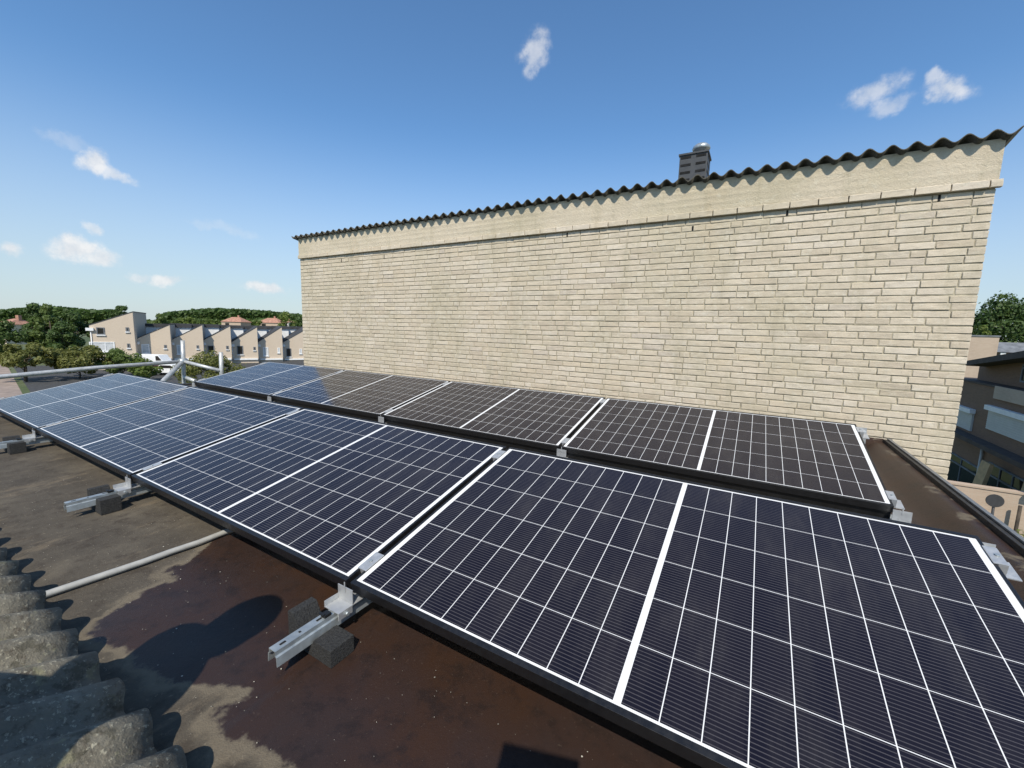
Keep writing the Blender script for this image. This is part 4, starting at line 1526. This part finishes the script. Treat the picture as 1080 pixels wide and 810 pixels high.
def sitter(label, seat, shoulder, head, fw, wrists, elbows, handdirs, sw=0.17):
    fw = Vector((fw[0], fw[1], 0)).normalized()
    lf = Vector((-fw.y, fw.x, 0))
    seat, shoulder, head = Vector(seat), Vector(shoulder), Vector(head)
    root = empty('person', (0, 0, 0), label, 'person', None)
    mid_ = seat.lerp(shoulder, 0.5)
    neck = shoulder.lerp(head, 0.52)
    J = [(seat, 0.135), (mid_, 0.125), (shoulder, 0.125), (neck, 0.07)]
    E_ = [(0, 1), (1, 2), (2, 3)]
    for s_, w_, e_ in ((1, wrists[0], elbows[0]), (-1, wrists[1], elbows[1])):
        k = len(J)
        J += [(shoulder + lf * sw * s_ - Vector((0, 0, 0.01)), 0.062), (Vector(e_), 0.046), (Vector(w_), 0.034)]
        E_ += [(2, k), (k, k + 1), (k + 1, k + 2)]
    for s_ in (1, -1):
        k = len(J)
        kn = seat + fw * 0.26 + lf * 0.22 * s_ + Vector((0, 0, 0.20))
        ft = seat + fw * 0.14 + lf * 0.24 * s_
        ft.z = roof_z(ft.y) + 0.07
        J += [(seat + lf * 0.10 * s_, 0.09), (kn, 0.065), (ft, 0.047)]
        E_ += [(0, k), (k, k + 1), (k + 1, k + 2)]
    skin_body('body', J, E_, M['cloth'], root)
    hd = MB()
    ball(hd, head, 0.098, 0.078, 0.118, fw, lf)
    nb0 = head + fw * 0.098
    hd.tube([nb0 + Vector((0, 0, 0.015)), nb0 + fw * 0.022 - Vector((0, 0, 0.022)), nb0 - Vector((0, 0, 0.03))], [0.008, 0.014, 0.006], 8)
    hd.tube([neck - Vector((0, 0, 0.03)), head - Vector((0, 0, 0.05))], [0.055, 0.052], 12)
    for s_ in (1, -1):
        hd.tube([head + lf * 0.074 * s_ - Vector((0, 0, 0.03)), head + lf * 0.088 * s_ + Vector((0, 0, 0.0)), head + lf * 0.080 * s_ + Vector((0, 0, 0.03))], [0.010, 0.016, 0.012], 8)
    h_ = hd.build('head', M['skin'], root)
    hr = MB(); ball(hr, head - fw * 0.016 + Vector((0, 0, 0.028)), 0.100, 0.086, 0.104, fw, lf)
    hr.build('hair', M['hair'], root)
    for s_ in (1, -1):
        ey = MB(); ball(ey, head + fw * 0.086 + lf * 0.032 * s_ + Vector((0, 0, 0.0)), 0.010, 0.013, 0.009, fw, lf)
        ey.build('eye', M['black'], h_)
    mo = MB(); ball(mo, head + fw * 0.084 - Vector((0, 0, 0.058)), 0.008, 0.024, 0.006, fw, lf)
    mo.build('mouth', M['hair'], h_)
    for s_ in (1, -1):
        sh = MB()
        ft = seat + fw * 0.16 + lf * 0.24 * s_
        ft.z = roof_z(ft.y) + 0.045
        ball(sh, ft + fw * 0.05, 0.14, 0.05, 0.045, fw, lf)
        sh.build('shoe', M['black'], root)
    for (w_, d_, sd_, up_) in handdirs:
        hand(Vector(w_), Vector(d_), Vector(sd_), Vector(up_), root)
    return root


UPV = -DOWN
RW = CAM + RIGHT * 0.165 - FWD * 0.10 - UPV * 0.115
LW = CAM - RIGHT * 0.045 - FWD * 0.12 - UPV * 0.140
hc = CAM - FWD * 0.36 + Vector((0.03, 0, 0.03))
sitter('person sitting behind the viewer and holding up a phone with both hands', (1.30, -1.28, 0.33), (1.27, -1.17, 0.62), hc, (FWD.x, FWD.y),
       [LW, RW], [(0.92, -1.16, 0.52), (1.55, -0.98, 0.50)],
       [(LW, UPV * 0.9 + FWD * 0.2, FWD * 0.6 + UPV * 0.1, -RIGHT), (RW, UPV * 0.95 - RIGHT * 0.25, -RIGHT, RIGHT)])
ph = MB()
mt4 = Matrix((RIGHT, -DOWN, -FWD)).transposed().to_4x4(); mt4.translation = CAM - FWD * 0.045
mt4 = mt4 @ Matrix.Translation((0.06, 0, 0)) @ Matrix.Rotation(R_(-14), 4, 'Z') @ Matrix.Translation((-0.06, 0, 0))
ph.box(-0.024, 0.150, -0.040, 0.052, -0.004, 0.004, mt4)
tag(ph.build('phone', M['black'], bevel=0.002), 'black phone held up in landscape by the person behind the viewer', 'phone')
# the helper further left, out of frame, whose shadow falls on the damp roof
sitter('person sitting on the corrugated roof at the left, whose shadow falls on the damp roof', (0.02, -0.99, 0.25), (0.0, -0.885, 0.53), (0.082, -0.870, 0.748), (-0.45, -1.0),
       [(-0.42, -1.18, 0.36), (-0.05, -1.30, 0.36)], [(-0.34, -1.02, 0.33), (0.10, -1.12, 0.34)],
       [((-0.42, -1.18, 0.36), (-0.3, -0.9, 0.0), (0, 0, -1), (-1, 0.4, 0)), ((-0.05, -1.30, 0.36), (-0.3, -0.9, 0.0), (0, 0, -1), (1, -0.4, 0))], sw=0.15)
